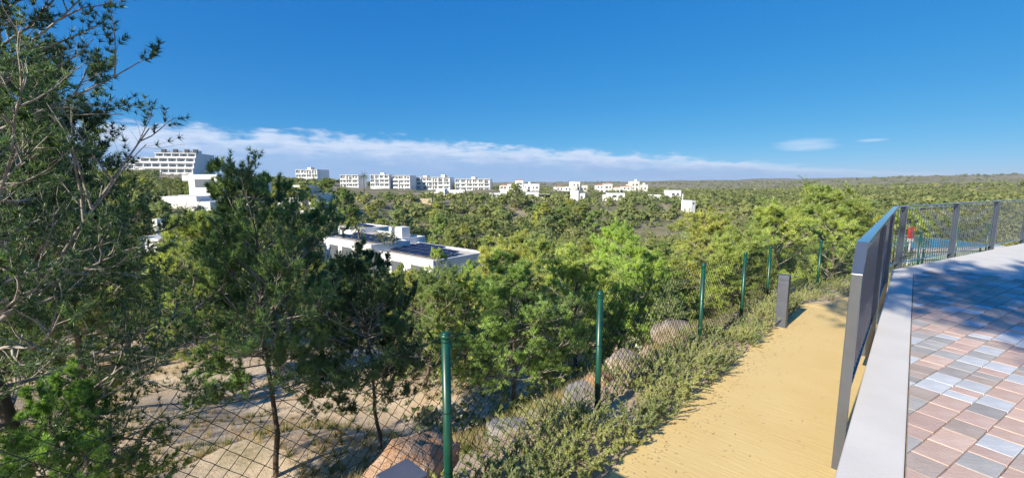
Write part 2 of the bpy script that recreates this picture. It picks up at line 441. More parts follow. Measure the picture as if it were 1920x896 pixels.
dist = k.n('ShaderNodeVectorMath', operation='LENGTH'); k.l(pos, dist.inputs[0])
gcol = k.mix(k.ss(dist.outputs['Value'], 26.0, 60.0), near, scrub)
k.l(gcol, b.inputs['Base Color'])
bp = k.n('ShaderNodeBump'); bp.inputs['Distance'].default_value = 0.05; bp.inputs['Strength'].default_value = 0.9
k.l(k.noise(pos, 9.0, 8.0, 0.7), bp.inputs['Height']); k.l(bp.outputs[0], b.inputs['Normal'])
gme = mesh('ground', V, np.concatenate([F]), gm, True)
kind(ob('ground', gme), 'structure')

# ---------------------------------------------------------------- path, wall, coping, apron, paving bed
ymat = bpy.data.materials.new('yellow_brushed_concrete'); ymat.use_nodes = True
k = NT(ymat.node_tree); b = ymat.node_tree.nodes['Principled BSDF']; b.inputs['Roughness'].default_value = 0.85; b.inputs['Specular IOR Level'].default_value = 0.2
t = k.n('ShaderNodeTexCoord'); mp = k.n('ShaderNodeMapping'); mp.inputs['Rotation'].default_value = (0, 0, A1); k.l(t.outputs['Object'], mp.inputs[0])
mp2 = k.n('ShaderNodeMapping'); mp2.inputs['Scale'].default_value = (5, 38, 5); k.l(mp.outputs[0], mp2.inputs[0])
n_big = k.noise(mp.outputs[0], 1.2, 6.0, 0.6)
n_brush = k.noise(mp2.outputs[0], 1.0, 5.0, 0.6)
n_fine = k.noise(mp.outputs[0], 90.0, 4.0, 0.6)
c = k.mix(k.ss(n_big, 0.3, 0.7), (0.76, 0.55, 0.225), (0.81, 0.60, 0.26))
c = k.mix(k.m('MULTIPLY', k.ss(n_brush, 0.40, 0.80), 0.22), c, (0.84, 0.68, 0.37))
c = k.mix(k.m('MULTIPLY', k.ss(k.noise(mp.outputs[0], 3.2, 9.0, 0.75), 0.62, 0.78), 0.20), c, (0.55, 0.40, 0.18))
k.l(c, b.inputs['Base Color'])
bp = k.n('ShaderNodeBump'); bp.inputs['Distance'].default_value = 0.003; bp.inputs['Strength'].default_value = 1.0
k.l(k.m('ADD', n_brush, k.m('MULTIPLY', n_fine, 0.5)), bp.inputs['Height']); k.l(bp.outputs[0], b.inputs['Normal'])

SJ = 9.35                                      # expansion joint
rng = np.random.default_rng(3)
def path_slab(name, poly_st, thick=0.10):
    P = [(*st(s, t), path_z(s) + 0.0) for s, t in poly_st]
    n = len(P); VV = P + [(p[0], p[1], p[2] - thick) for p in P]
    FF = [tuple(range(n))[::-1], tuple(range(n, 2 * n))] + [(i, (i + 1) % n, n + (i + 1) % n, n + i) for i in range(n)]
    me = mesh(name, VV, FF, ymat); bm = bmesh.new(); bm.from_mesh(me); bmesh.ops.recalc_face_normals(bm, faces=bm.faces); bm.to_mesh(me); bm.free()
    return ob(name, me)
le = [(s, 1.40 + 0.03 * math.sin(s * 2.1) + 0.015 * math.sin(s * 7.3)) for s in np.arange(-6, SJ - 0.3, 0.35)]
pth = kind(path_slab('path', le + [(SJ + 0.05, 1.36), (SJ - 0.16, TR - 0.02), (-6, TR - 0.02)]), 'structure')
# landing that swings round the corner of the terrace
c1 = CORNER + 14 * D2
def xy2st(p): return float(p @ D1), float(p @ N1)
outer = [(SJ + 0.065, 1.355), (9.75, 1.16), (10.3, 0.98)]
p1 = CORNER + 0.75 * N2 + 0.4 * D2
far_out = CORNER + 0.75 * N2 + 14 * D2
lpoly = outer + [xy2st(p1), xy2st(far_out), xy2st(CORNER - 0.05 * N2 + 14 * D2), xy2st(CORNER - 0.05 * N2), (SJ - 0.145, TR - 0.02)]
kind(path_slab('path_landing', lpoly), 'structure')

M_conc = mat('pale_concrete', (0.66, 0.625, 0.57), 0.85, base2=(0.72, 0.69, 0.63), scale=2.2, bump=0.0012, bscale=60, detail=9, lo=0.3, hi=0.7)
M_wall = mat('grey_render', (0.42, 0.40, 0.37), 0.9, base2=(0.52, 0.5, 0.46), scale=3, bump=0.004)
# terrace retaining wall with its coping; coping is 0.27 wide
TC0, TC1 = -0.085, 0.185
wl = thing('retaining_wall', 'low concrete retaining wall with pale coping between yellow path and paved terrace', 'wall', (*st(5, 0), 0))
def wloc(p): return (p[0] - st(5, 0)[0], p[1] - st(5, 0)[1])
cin = CORNER - 0.10 * N2                       # wall corner outside
pol = [wloc(st(-6, TC0 + 0.02)), wloc(st(10.25, TC0 + 0.02)), wloc(st(10.25, TC1 - 0.02)), wloc(st(-6, TC1 - 0.02))]
MB().prism(pol[::-1] if False else pol, -1.6, -0.07).ob('wall_body', M_wall, wl)
for i, (s0, s1) in enumerate(((-6, -1.2), (-1.194, 10.0))):
    q = MB(); q.prism([wloc(st(s0, TC0)), wloc(st(s1, TC0)), wloc(st(s1, TC1)), wloc(st(s0, TC1))], -0.07, 0.0)
    o = q.ob('coping_stone', M_conc, wl)
    md = o.modifiers.new('edge', 'BEVEL'); md.width = 0.008; md.segments = 2
# apron slab along the far railing
AZP = R(60); DP = np.array([math.sin(AZP), math.cos(AZP)]); NP_ = np.array([DP[1], -DP[0]])   # course direction / to the right
def lm(l, m): return l * DP + m * NP_
M_EDGE, L_EDGE = -2.80, 10.70
def isect(p, d, q, e):
    A = np.array([[d[0], -e[0]], [d[1], -e[1]]]); r = np.linalg.solve(A, q - p); return p + d * r[0]
pa = st(10.006, TC1); pb = CORNER - 0.04 * N2 - 0.02 * D2; pc = CORNER - 0.04 * N2 + 16 * D2
pd = lm(24, -0.5 + 8)
pe = lm(L_EDGE, 8); pf = lm(L_EDGE, M_EDGE); pg = isect(lm(0, M_EDGE), DP, st(0, TC0), D1)
if pg @ D1 > 10.0: pg = st(10.0, TC0)
ap = [st(10.006, TC0) if pg @ D1 > 9.99 else pg]
apoly = [st(10.006, TC1), pb, pc, pd, pe, pf, pg] + ([st(10.006, TC0)] if pg @ D1 < 9.99 else [])
kind(MB().prism([tuple(p) for p in apoly][::-1], -0.9, 0.0).ob('concrete_apron', M_conc), 'structure')
# bedding under the pavers
bed = [st(-6, TC0 - 0.004), st(float(pg @ D1) - 0.004, TC0 - 0.004), lm(L_EDGE - 0.004, M_EDGE + 0.004), lm(L_EDGE - 0.004, 8), st(-6, -9)]
M_bed = mat('sand_bedding', (0.30, 0.24, 0.18), 0.95, base2=(0.46, 0.38, 0.29), scale=12)
pav = kind(MB().prism([tuple(p) for p in bed][::-1], -0.4, -0.016).ob('paving', M_bed), 'structure')

# ---------------------------------------------------------------- pavers
PAV = []
for nm, c0, c1_ in (('salmon', (0.60, 0.415, 0.33), (0.68, 0.51, 0.42)), ('rose', (0.55, 0.385, 0.315), (0.64, 0.475, 0.40)), ('dust', (0.42, 0.335, 0.28), (0.51, 0.42, 0.36)),
                    ('grey', (0.39, 0.375, 0.35), (0.47, 0.455, 0.43)), ('ash', (0.52, 0.545, 0.56), (0.64, 0.66, 0.67)), ('slate', (0.35, 0.32, 0.30), (0.43, 0.40, 0.37))):
    PAV.append(mat('paver_' + nm, c0, 0.8, base2=c1_, scale=5, bump=0.004, bscale=45, detail=8, objrand=0.10, coords='Object', lo=0.3, hi=0.7))
PW = 0.1625
def paver_mesh(length, seed, m):
    rg = np.random.default_rng(seed)
    h = [length / 2 - 0.0035, PW / 2 - 0.0035]
    base = []
    for lvl, ins in ((-0.03, 0.0), (-0.0025, 0.0), (0.0, 0.003)):
        for cx_, cy_ in ((-1, -1), (0, -1), (1, -1), (1, 0), (1, 1), (0, 1), (-1, 1), (-1, 0)):
            j = rg.normal(size=2) * 0.0013
            base.append((cx_ * (h[0] - ins) + j[0], cy_ * (h[1] - ins) + j[1], lvl + rg.normal() * 0.0004))
    FF = []
    for a in (0, 8):
        for i in range(8): FF.append((a + i, a + (i + 1) % 8, a + 8 + (i + 1) % 8, a + 8 + i))
    FF.append(tuple(range(16, 24)))
    return mesh('paver', base, FF, m)
PM = {(ln, mi, sd): paver_mesh(ln, 100 * sd + mi, PAV[mi]) for ln in (0.1354, 0.1625, 0.2167, 0.2438) for mi in range(6) for sd in (0, 1)}
rg = random.Random(5)
cand = []
nrow = int((4 - M_EDGE) / PW)
for i in range(nrow):
    m = M_EDGE + 0.006 + PW * (i + 0.5)
    l = -2.0 + rg.uniform(0, 0.2)
    while l < L_EDGE:
        ln = rg.choice((0.1354, 0.1625, 0.2438, 0.2438, 0.2167))
        if l + ln > L_EDGE - 0.003: ln2 = L_EDGE - 0.003 - l; 
        else: ln2 = ln
        if ln2 > 0.04: cand.append((l, ln, ln2, m, rg.choice((0, 0, 0, 1, 1, 2, 2, 3, 3, 4, 4, 4, 5)), rg.choice((0, 1))))
        l += ln
vis = []
for l, ln, ln2, m, mi, sd in cand:
    cxy = lm(l + ln2 / 2, m)
    tt = float(cxy @ N1)
    if cxy[1] < 0.9: continue
    u, v = proj((cxy[0], cxy[1], 0))
    if u > 2250 or v > 1150: continue
    # clip at the coping
    a0, a1 = l, l + ln2
    tedge = TC0 - 0.006
    # t along the course: t = l*(DP.N1) + m*(NP.N1)
    kk = float(DP @ N1); off = m * float(NP_ @ N1)
    lmin = (tedge - off) / kk if kk < 0 else -9
    hw = abs(float(NP_ @ N1) / kk) * PW / 2
    vis.append((math.hypot(*cxy), l, ln, ln2, m, mi, sd, lmin, hw, 0 <= u <= 1935 and v < 915))
vis.sort()
ptrail = MB(); count = 0
stuffV = {}
for dd, l, ln, ln2, m, mi, sd, lmin, hw, seen in vis:
    a0, a1 = l, l + ln2
    if a1 < lmin - hw: continue
    pc_ = lm((a0 + a1) / 2, m)
    zj = rg.gauss(0, 0.0008)
    whole = a0 >= lmin + hw and abs(ln2 - ln) < 1e-6
    if whole and seen and count < 285:
        ob('paver', PM[(ln, mi, sd)], pav, (pc_[0], pc_[1], zj), (0, 0, math.pi / 2 - AZP + rg.gauss(0, 0.004))); count += 1
        continue
    # cut against the coping edge line (polygon clip)
    g = 0.0035
    quad = [lm(a0 + g, m - PW / 2 + g), lm(a1 - g, m - PW / 2 + g), lm(a1 - g, m + PW / 2 - g), lm(a0 + g, m + PW / 2 - g)]
    out = []
    for q in range(4):
        A_, B_ = quad[q], quad[(q + 1) % 4]; ta, tb = float(A_ @ N1) - (TC0 - 0.008), float(B_ @ N1) - (TC0 - 0.008)
        if ta <= 0: out.append(A_)
        if ta * tb < 0: out.append(A_ + (B_ - A_) * ta / (ta - tb))
    if len(out) < 3: continue
    if seen and count < 299 and dd < 7:
        q = MB().prism([tuple(p) for p in out][::-1], -0.03, zj); o = q.ob('paver', PAV[mi], pav); count += 1
    else:
        stuffV.setdefault(mi, MB()).prism([tuple(p) for p in out][::-1], -0.03, zj)
for mi, q in stuffV.items(): kind(q.ob('far_pavers', PAV[mi], pav), 'stuff')

# ---------------------------------------------------------------- railing
M_steel = mat('grey_painted_steel', (0.050, 0.064, 0.092), 0.35, 0.0, base2=(0.060, 0.076, 0.106), scale=4, spec=0.5)
_b = M_steel.node_tree.nodes['Principled BSDF']; _b.inputs['Coat Weight'].default_value = 1.0; _b.inputs['Coat Roughness'].default_value = 0.10; _b.inputs['Coat IOR'].default_value = 2.0
rl = thing('railing', 'dark grey steel bar railing along the terrace edge, bent round the corner', 'railing', (*CORNER, 0))
HT = 1.155; FW = 0.062; TH = 0.022
def frame(o, d): 
    n = np.array([-d[1], d[0]]); return lambda a, c, z: (o[0] + d[0] * a + n[0] * c, o[1] + d[1] * a + n[1] * c, z)
def bar8(q, P):   # P: 8 points like box order
    q.add(P, [(0, 3, 2, 1), (4, 5, 6, 7), (0, 1, 5, 4), (1, 2, 6, 5), (2, 3, 7, 6), (3, 0, 4, 7)])
def lbox(fr, a0, a1, c0, c1, z0, z1, q=None):
    q = q or MB()
    bar8(q, [fr(a0, c0, z0), fr(a1, c0, z0), fr(a1, c1, z0), fr(a0, c1, z0), fr(a0, c0, z1), fr(a1, c0, z1), fr(a1, c1, z1), fr(a0, c1, z1)])
    return q
def bev(o, wdt=0.004, seg=2):
    md = o.modifiers.new('edge', 'BEVEL'); md.width = wdt; md.segments = seg; md.limit_method = 'ANGLE'; return o
fr1 = frame(np.zeros(2), -D1)          # a runs from the corner back towards the near end
fr2 = frame(np.zeros(2), D2)
LN = 10.30 - 3.60                      # length of near run
h = FW / 2
# handrail near run with mitred corner, then bevelled end and upright end plate as one bent flat bar
zc = -path_z(0) * 0
a_b, a_e = LN - 0.17, LN
prof = [(-0.0, HT), (a_b, HT), (a_e, HT - 0.20), (a_e, -0.46)]
inner = [(-0.0, HT - TH), (a_b - 0.009, HT - TH), (a_e - TH, HT - 0.20 - 0.013), (a_e - TH, -0.46)]
mit = math.tan((A2 - A1) / 2)
def bent(prof, inner, segs, m, nm):
    q = MB()
    Vv = []
    for (a, z), (a2, z2) in zip(prof, inner):
        for c in (-h, h):
            sh = 0.0
            if a < 1e-6: sh = -c * mit * -1.0
            Vv.append(fr1(a + (sh if a < 1e-6 else 0), c, z)); Vv.append(fr1(a2 + (sh if a2 < 1e-6 else 0), c, z2))
    # per station: 0 outer c-, 1 inner c-, 2 outer c+, 3 inner c+
    Ff = []
    for i in segs:
        A_, B_ = 4 * i, 4 * (i + 1)
        Ff += [(A_, A_ + 2, B_ + 2, B_), (A_ + 1, B_ + 1, B_ + 3, A_ + 3), (A_, B_, B_ + 1, A_ + 1), (A_ + 2, A_ + 3, B_ + 3, B_ + 2)]
    e0, e1 = 4 * segs[0], 4 * (segs[-1] + 1)
    Ff += [(e0, e0 + 1, e0 + 3, e0 + 2), (e1, e1 + 2, e1 + 3, e1 + 1)]
    q.add(Vv, Ff); me = q.me(nm, m)
    bm = bmesh.new(); bm.from_mesh(me); bmesh.ops.delete(bm, geom=[v for v in bm.verts if not v.link_faces], context='VERTS')
    bmesh.ops.recalc_face_normals(bm, faces=bm.faces); bm.to_mesh(me); bm.free()
    return ob(nm, me, rl)
bev(bent(prof, inner, [0, 1], M_steel, 'handrail'), 0.003)
bev(bent(prof, inner, [2], M_steel, 'end_plate'), 0.003)
LF = 12.2
q = MB()
bar8(q, [fr2(h * mit * -1, -h, HT - TH), fr2(LF, -h, HT - TH), fr2(LF, h, HT - TH), fr2(h * mit, h, HT - TH), fr2(-h * mit, -h, HT), fr2(LF, -h, HT), fr2(LF, h, HT), fr2(h * mit, h, HT)])
bev(q.ob('handrail', M_steel, rl), 0.003)
ZB = 0.09
bev(lbox(fr1, 0.012, LN - TH - 0.002, -0.02, 0.02, ZB, ZB + 0.012).ob('bottom_rail', M_steel, rl), 0.002)
bev(lbox(fr2, 0.012, LF, -0.02, 0.02, ZB, ZB + 0.012).ob('bottom_rail', M_steel, rl), 0.002)
bev(lbox(fr1, 0.012, LN - 0.19, -0.02, 0.02, HT - TH - 0.045, HT - TH - 0.033).ob('top_rail', M_steel, rl), 0.002)
bev(lbox(fr2, 0.012, LF, -0.02, 0.02, HT - TH - 0.045, HT - TH - 0.033).ob('top_rail', M_steel, rl), 0.002)
posts1 = [2.15, 4.45]; posts2 = [0.34, 2.80, 5.22, 7.62, 10.02]
for fr, ps in ((fr1, posts1), (fr2, posts2)):
    for a in ps:
        q = lbox(fr, a - 0.011, a + 0.011, -0.052, 0.052, -0.035 if fr is fr2 else -0.30, HT - TH - 0.001)
        bev(q.ob('post', M_steel, rl), 0.003)
bm_me = MB().cyl((0, 0, ZB + 0.012), (0, 0, HT - TH - 0.045), 0.0062, n=8).me('baluster', M_steel)
for fr, ps, ln, dv in ((fr1, posts1, LN - 0.12, -D1), (fr2, posts2, LF - 0.05, D2)):
    a = 0.11
    while a < ln:
        if all(abs(a - p) > 0.03 for p in ps):
            p = fr(a, 0, 0)
            ob('baluster', bm_me, rl, p, (0, 0, math.atan2(dv[1], dv[0])))
        a += 0.1145

# ---------------------------------------------------------------- chain-link fence
M_green = mat('green_plastic_coating', (0.004, 0.050, 0.032), 0.36, base2=(0.007, 0.075, 0.045), scale=8, spec=0.6)
M_wire = mat('dark_green_wire', (0.006, 0.030, 0.021), 0.5, spec=0.35)
M_clip = mat('green_wire_ends', (0.05, 0.20, 0.15), 0.4)
fpts = [st(-1.9, 1.85), st(-0.35, 1.85), st(1.42, 1.85), st(3.04, 1.85), st(5.45, 1.85), st(7.26, 1.85), st(8.86, 1.85), st(11.39, 1.42)]
fl = fpts[-1]
for i in range(1, 5): fpts.append(fl + D2 * 2.5 * i - N2 * 0.02 * i)
def fbase(p): return float(path_z(p @ D1))
fn = thing('chain_link_fence', 'green chain-link fence with round green posts beside the yellow path', 'fence', (*fpts[2], fbase(fpts[2])))
fo = np.array([*fpts[2], fbase(fpts[2])])
FH = 1.09
for i, p in enumerate(fpts):
    z = fbase(p); b0 = (p[0] - fo[0], p[1] - fo[1], z - fo[2])
    rr_ = 0.026
    po = MB().cyl((0, 0, -0.45), (0, 0, FH - 0.02), rr_, n=14).ob('post', M_green, fn, True, loc=b0)
    MB().cyl((0, 0, FH - 0.028), (0, 0, FH - 0.004), rr_ + 0.004, n=14).cyl((0, 0, FH - 0.004), (0, 0, FH + 0.006), rr_ + 0.003, rr_ * 0.55, n=14).ob('cap', M_green, po, True)
    for hz in (0.25, 0.62, FH - 0.05):
        MB().cyl((0, 0, hz), (0, 0, hz + 0.006), rr_ + 0.0025, n=12).ob('wire_tie', M_wire, po)
DW = 0.0425                                    # half of one diamond
for i in range(len(fpts) - 1):
    p, q_ = fpts[i], fpts[i + 1]; Lb = float(np.linalg.norm(q_ - p)); d = (q_ - p) / Lb; nn_ = np.array([-d[1], d[0]])
    off = 0.0 
    ncol = max(1, round(Lb / (2 * DW))); wcol_ = Lb / ncol * 0.5 * 2
    rows = 24; hh = (FH - 0.03) / rows
    if i >= 9: rows = 24
    # spirals: column c swings between c*w and (c+1)*w (half diamonds)
    w2 = Lb / (2 * ncol)
    cc = np.arange(2 * ncol); kk_ = np.arange(rows + 2)
    swing = ((kk_[None, :] + cc[:, None]) % 2)
    al = (cc[:, None] + swing) * w2
    zz = np.minimum(kk_[None, :] * hh, rows * hh + 0.035) + np.zeros((2 * ncol, 1))
    al = np.where(kk_[None, :] == rows + 1, al * 0.65 + (cc[:, None] + 1 - swing) * w2 * 0.35, al)
    bulge = 0.034 + 0.010 * np.sin(al * 2.2 + i) * np.sin(zz * 2.5) + np.where(swing > 0, 0.003, -0.003)
    sag = -0.025 * np.sin(np.clip(al / Lb, 0, 1) * math.pi) * (zz / FH) + 0.006 * np.sin(al * 5 + i * 2)
    zbase = fbase(p) + (fbase(q_) - fbase(p)) * (al / Lb)
    P = np.stack([p[0] + d[0] * al + nn_[0] * bulge - fo[0], p[1] + d[1] * al + nn_[1] * bulge - fo[1], zbase + zz + sag - fo[2] + 0.02], -1)
    keep = np.arange(rows + 2)
    wr = 0.0022 if i < 3 else 0.0030
    VV, FF = tubes(P, np.full(P.shape[:2], wr), 3)
    ob('wire_mesh', mesh('wire_mesh', VV, FF, M_wire, True), fn)
    # straining wires
    for hz in (0.07, 0.55, FH - 0.045):
        al1 = np.linspace(0, Lb, 9)[None]
        Ps = np.stack([p[0] + d[0] * al1 + nn_[0] * 0.031 - fo[0], p[1] + d[1] * al1 + nn_[1] * 0.031 - fo[1], fbase(p) + (fbase(q_) - fbase(p)) * al1 / Lb + hz - 0.02 * np.sin(al1 / Lb * math.pi) - fo[2]], -1)
        VV, FF = tubes(Ps, np.full(Ps.shape[:2], 0.0018), 4)
        ob('straining_wire', mesh('straining_wire', VV, FF, M_wire, True), fn)

# ---------------------------------------------------------------- bollards
M_boll = mat('grey_bollard_paint', (0.085, 0.092, 0.118), 0.45, base2=(0.10, 0.11, 0.135), scale=6, spec=0.5)
M_lens = mat('frosted_lens', (0.55, 0.55, 0.52), 0.3)
M_foot = mat('dull_steel', (0.22, 0.22, 0.23), 0.5, 0.3)
def bollard(s, t, label):
    p = st(s, t); z = float(path_z(s))
    o = thing('bollard_light', label, 'bollard', (*p, z), math.pi / 2 - A1, 'path bollards')
    a = 0.07
    MB().box(-a - 0.012, a + 0.012, -a - 0.012, a + 0.012, 0.0005, 0.012, 0.003).ob('foot_plate', M_foot, o)
    MB().box(-a, a, -a, a, 0.012, 0.70, 0.004).ob('post', M_boll, o)
    MB().box(-a + 0.012, a - 0.012, -a + 0.012, a - 0.012, 0.70, 0.735).ob('lens', M_lens, o)
    MB().box(-a, -a + 0.0121, -a, a, 0.70, 0.735).box(-a + 0.0121, a, a - 0.0121, a, 0.70, 0.735).box(-a + 0.0121, a, -a, -a + 0.0121, 0.70, 0.735).ob('back_panel', M_boll, o)
    MB().box(-a - 0.001, a + 0.001, -a - 0.001, a + 0.001, 0.735, 0.80, 0.004).ob('cap', M_boll, o)
bollard(7.40, 1.33, 'grey square bollard light standing at the far bend of yellow path')
bollard(0.80, 1.33, 'grey square bollard whose flat top peeks in at the bottom edge')

# ---------------------------------------------------------------- boulders
def boulder_mesh(seed, m):
    bm = bmesh.new(); bmesh.ops.create_icosphere(bm, subdivisions=4, radius=1)
    rg = random.Random(seed); off = Vector((rg.uniform(0, 50), rg.uniform(0, 50), rg.uniform(0, 50)))
    cuts = [(Vector((rg.gauss(0, 1), rg.gauss(0, 1), rg.gauss(0, 1))).normalized(), rg.uniform(0.42, 0.80)) for _ in range(15)]
    for v in bm.verts:
        p = v.co.copy()
        for nrm_, dd in cuts:
            e = p.dot(nrm_) - dd
            if e > 0: p -= nrm_ * e * 0.95
        n0 = mnoise.fractal(p * 1.6 + off, 1.0, 2.0, 4)
        n1_ = mnoise.fractal(p * 6 + off, 1.0, 2.0, 4)
        n2_ = mnoise.fractal(p * 14 + off, 1.0, 2.0, 3)
        v.co = p * (1 + 0.16 * n0) + v.co * (0.06 * n1_ + 0.022 * n2_)
    me = bpy.data.meshes.new('boulder'); bm.to_mesh(me); bm.free()
    me.materials.append(m); me.polygons.foreach_set('use_smooth', np.ones(len(me.polygons), dtype=bool))
    return me
M_rock_o = mat('orange_limestone', (0.44, 0.235, 0.115), 0.9, base2=(0.62, 0.44, 0.29), scale=2.6, bump=0.035, bscale=16, detail=9, lo=0.3, hi=0.75)
M_rock_p = mat('pale_limestone', (0.42, 0.32, 0.21), 0.9, base2=(0.60, 0.52, 0.41), scale=2.2, bump=0.035, bscale=16, detail=9, lo=0.3, hi=0.7)
M_rock_g = mat('grey_limestone', (0.36, 0.33, 0.28), 0.9, base2=(0.56, 0.51, 0.44), scale=2.5, bump=0.035, bscale=18, detail=9, lo=0.3, hi=0.7)
BLD = [(1.66, 2.70, -0.50, (.62, .50, .36), M_rock_o, 'large orange-brown limestone boulder behind the nearest fence post'),
       (2.62, 2.55, -0.42, (.26, .20, .20), M_rock_g, 'small pale boulder between the orange boulder and second fence post'),
       (3.05, 2.62, -0.50, (.30, .22, .22), M_rock_p, 'cream boulder right behind the second fence post'),
       (3.75, 2.52, -0.42, (.28, .20, .20), M_rock_g, 'squat grey boulder just past the second fence post'),
       (4.15, 2.50, -0.36, (.36, .27, .27), M_rock_o, 'broad tan boulder midway between second and third fence posts'),
       (4.75, 2.52, -0.33, (.34, .26, .29), M_rock_p, 'tallest tan boulder midway between second and third fence posts'),
       (5.35, 2.50, -0.40, (.28, .22, .22), M_rock_p, 'pale boulder just short of the third fence post'),
       (6.25, 2.55, -0.24, (.46, .32, .30), M_rock_p, 'long cream boulder with rusty base past the third fence post'),
       (7.05, 2.50, -0.42, (.30, .24, .22), M_rock_o, 'low rusty boulder close to the fourth fence post'),
       (11.6, 2.3, -0.65, (.55, .40, .40), M_rock_o, 'orange earthy boulder beyond the end of the yellow path'),
       (12.6, 2.0, -0.75, (.45, .35, .35), M_rock_p, 'pale boulder beyond the path end next to the railing corner')]
for i, (s, t, dz, sc, m, lab) in enumerate(BLD):
    p = st(s, t)
    o = ob('boulder', boulder_mesh(40 + i, m), None, (p[0], p[1], float(path_z(s)) + dz + 0.08), (random.uniform(-.2, .2), random.uniform(-.2, .2), math.pi / 2 - A1 + random.uniform(-.3, .3)), (sc[0] * 1.1, sc[1] * 1.1, sc[2] * 0.92))
    tag(o, lab, 'boulder', 'boulders along the fence foot')

# ---------------------------------------------------------------- rosemary border (ground cover)
def border_points(rng, n):
    out = []
    while len(out) < n:
        if rng.uniform() < 0.80:
            s = 0.55 + 9.2 * rng.uniform() ** 1.35; t = rng.uniform(1.37, 2.12)
            p = st(s, t)
            wgt = (1.0 if t < 1.9 else 0.45) * (0.35 + 0.65 * (mnoise.noise(Vector((s * 1.7, t * 2.5, 1.0))) > -0.12))
            if s > 8.9 and t > 2.2: continue
        else:
            a = rng.uniform(-0.9, 6.0); c = rng.uniform(0.72, 1.75)
            p = CORNER + a * D2 + c * N2; wgt = 1.0
            if p @ N1 > 2.2: continue
            s = float(p @ D1); t = float(p @ N1)
            if s < 9.9 and t < 1.30: continue
        if rng.uniform() > wgt: continue
        e = float(edge_dist(p[0], p[1])[0])
        z = gz(p[0], p[1])
        prof_ = 0.5 + 0.5 * math.sin(s * 2.7) * math.cos(s * 1.1 + t * 3)
        out.append((p[0], p[1], z, 0.05 + 0.13 * prof_, s, t))
    return np.array(out)
rng = np.random.default_rng(21)
def sprigs(name, n, m, L0, nleaf, leafL, leafW, label, wild=0.6):
    B = border_points(rng, n)
    mound = rng.uniform(0, 1, n) * B[:, 3] + 0.01
    P0 = B[:, :3] + np.stack([np.zeros(n), np.zeros(n), mound], 1)
    # overhang: sprigs near the path edge lean out
    lean = np.stack([-N1[0] * np.ones(n), -N1[1] * np.ones(n), np.zeros(n)], 1) * np.clip(1.75 - B[:, 5:6], -0.4, 0.45)
    d0 = nz(rng.normal(size=(n, 3)) * np.array([1, 1, 0.35]) * wild + np.array([0, 0, 0.55]) + lean)
    L = L0 * rng.uniform(0.45, 1.5, n) * (0.75 + 0.5 * np.sin(B[:, 4] * 3.1) * np.sin(B[:, 5] * 6 + B[:, 4]))
    P = grow(rng, P0, d0, L, 5, 0.55, 0.18)
    tv, tf = tubes(P[:, ::2], np.full((n, 3), 0.0018), 3)
    i = np.repeat(np.arange(n), nleaf); f = np.tile(np.linspace(0.08, 1, nleaf), n)
    p, T = sample(P, i, f)
    NV, NF = needles(rng, p, T, 3, leafL, leafW, 0.35, 1.2)
    VV, FF = NV, NF
    o = kind(ob(name, mesh(name, VV, FF, m)), 'stuff'); tag(o, label, 'ground cover')
    return tv, tf
s1 = sprigs('rosemary_ground_cover', 5000, M_rose, 0.15, 24, 0.021, 0.0062, 'low creeping rosemary border between the fence and yellow path')
s2 = sprigs('dry_rosemary_sprigs', 700, M_rose_dry, 0.16, 9, 0.020, 0.0040, 'brownish dry sprigs scattered through the rosemary border', 0.9)
VV, FF = joinq([s1, s2])
tag(kind(ob('rosemary_stems', mesh('rosemary_stems', VV, FF, M_twig)), 'stuff'), 'thin woody stems inside the rosemary border', 'ground cover')

# leaf litter and grit on the path
n = 900
ss_ = rng.uniform(1.6, 9.2, n); tt_ = 1.38 - np.abs(rng.normal(size=n)) * 0.16; far_ = rng.uniform(0, 1, n) < 0.16; tt_ = np.where(far_, rng.uniform(0.3, 1.35, n), tt_)
B = np.column_stack([ss_[:, None] * D1 + tt_[:, None] * N1, path_z(ss_) + 0.004])
dd_ = nz(np.column_stack([rng.normal(size=(n, 2)), rng.uniform(0, 0.25, n)]))
VV, FF = needles(rng, B, dd_, 2, 0.028, 0.004, 0.0, 0.35)
tag(kind(ob('leaf_litter', mesh('leaf_litter', VV, FF, M_rose_dry)), 'stuff'), 'dry needles and bits lying on the yellow path edge', 'litter')

# ---------------------------------------------------------------- dry grass and weeds on the slope
def scatter_slope(rng, n, ymax, bias=1.0):
    out = []
    while len(out) < n:
        u = rng.uniform(-60, 1700); yy = 3 + (ymax - 3) * rng.uniform() ** 1.5
        x = (u - 960) / FPX * yy
        e, s, t = edge_dist(np.array([x]), np.array([yy]))
        if e[0] < 0.35: continue
        if mnoise.noise(Vector((x * 0.35, yy * 0.35, 3.0))) < -0.05 * bias: continue
        out.append((x, yy))
    o = np.array(out)
    return np.column_stack([o, ground_z(o[:, 0], o[:, 1])])
B = scatter_slope(rng, 2600, 22)
VV, FF = needles(rng, B, np.tile([0, 0, 1.0], (len(B), 1)), 16, 0.22, 0.007, 0.05, 0.9)
tag(kind(ob('dry_grass', mesh('dry_grass', VV, FF, M_straw)), 'stuff'), 'straw coloured dry grass tufts on the sandy slope', 'grass')
B = scatter_slope(rng, 1300, 26)
VV, FF = needles(rng, B, np.tile([0, 0, 1.0], (len(B), 1)), 26, 0.20, 0.012, 0.1, 1.2)
tag(kind(ob('slope_weeds', mesh('slope_weeds', VV, FF, M_weed)), 'stuff'), 'low green weeds scattered on the sandy slope', 'weeds')

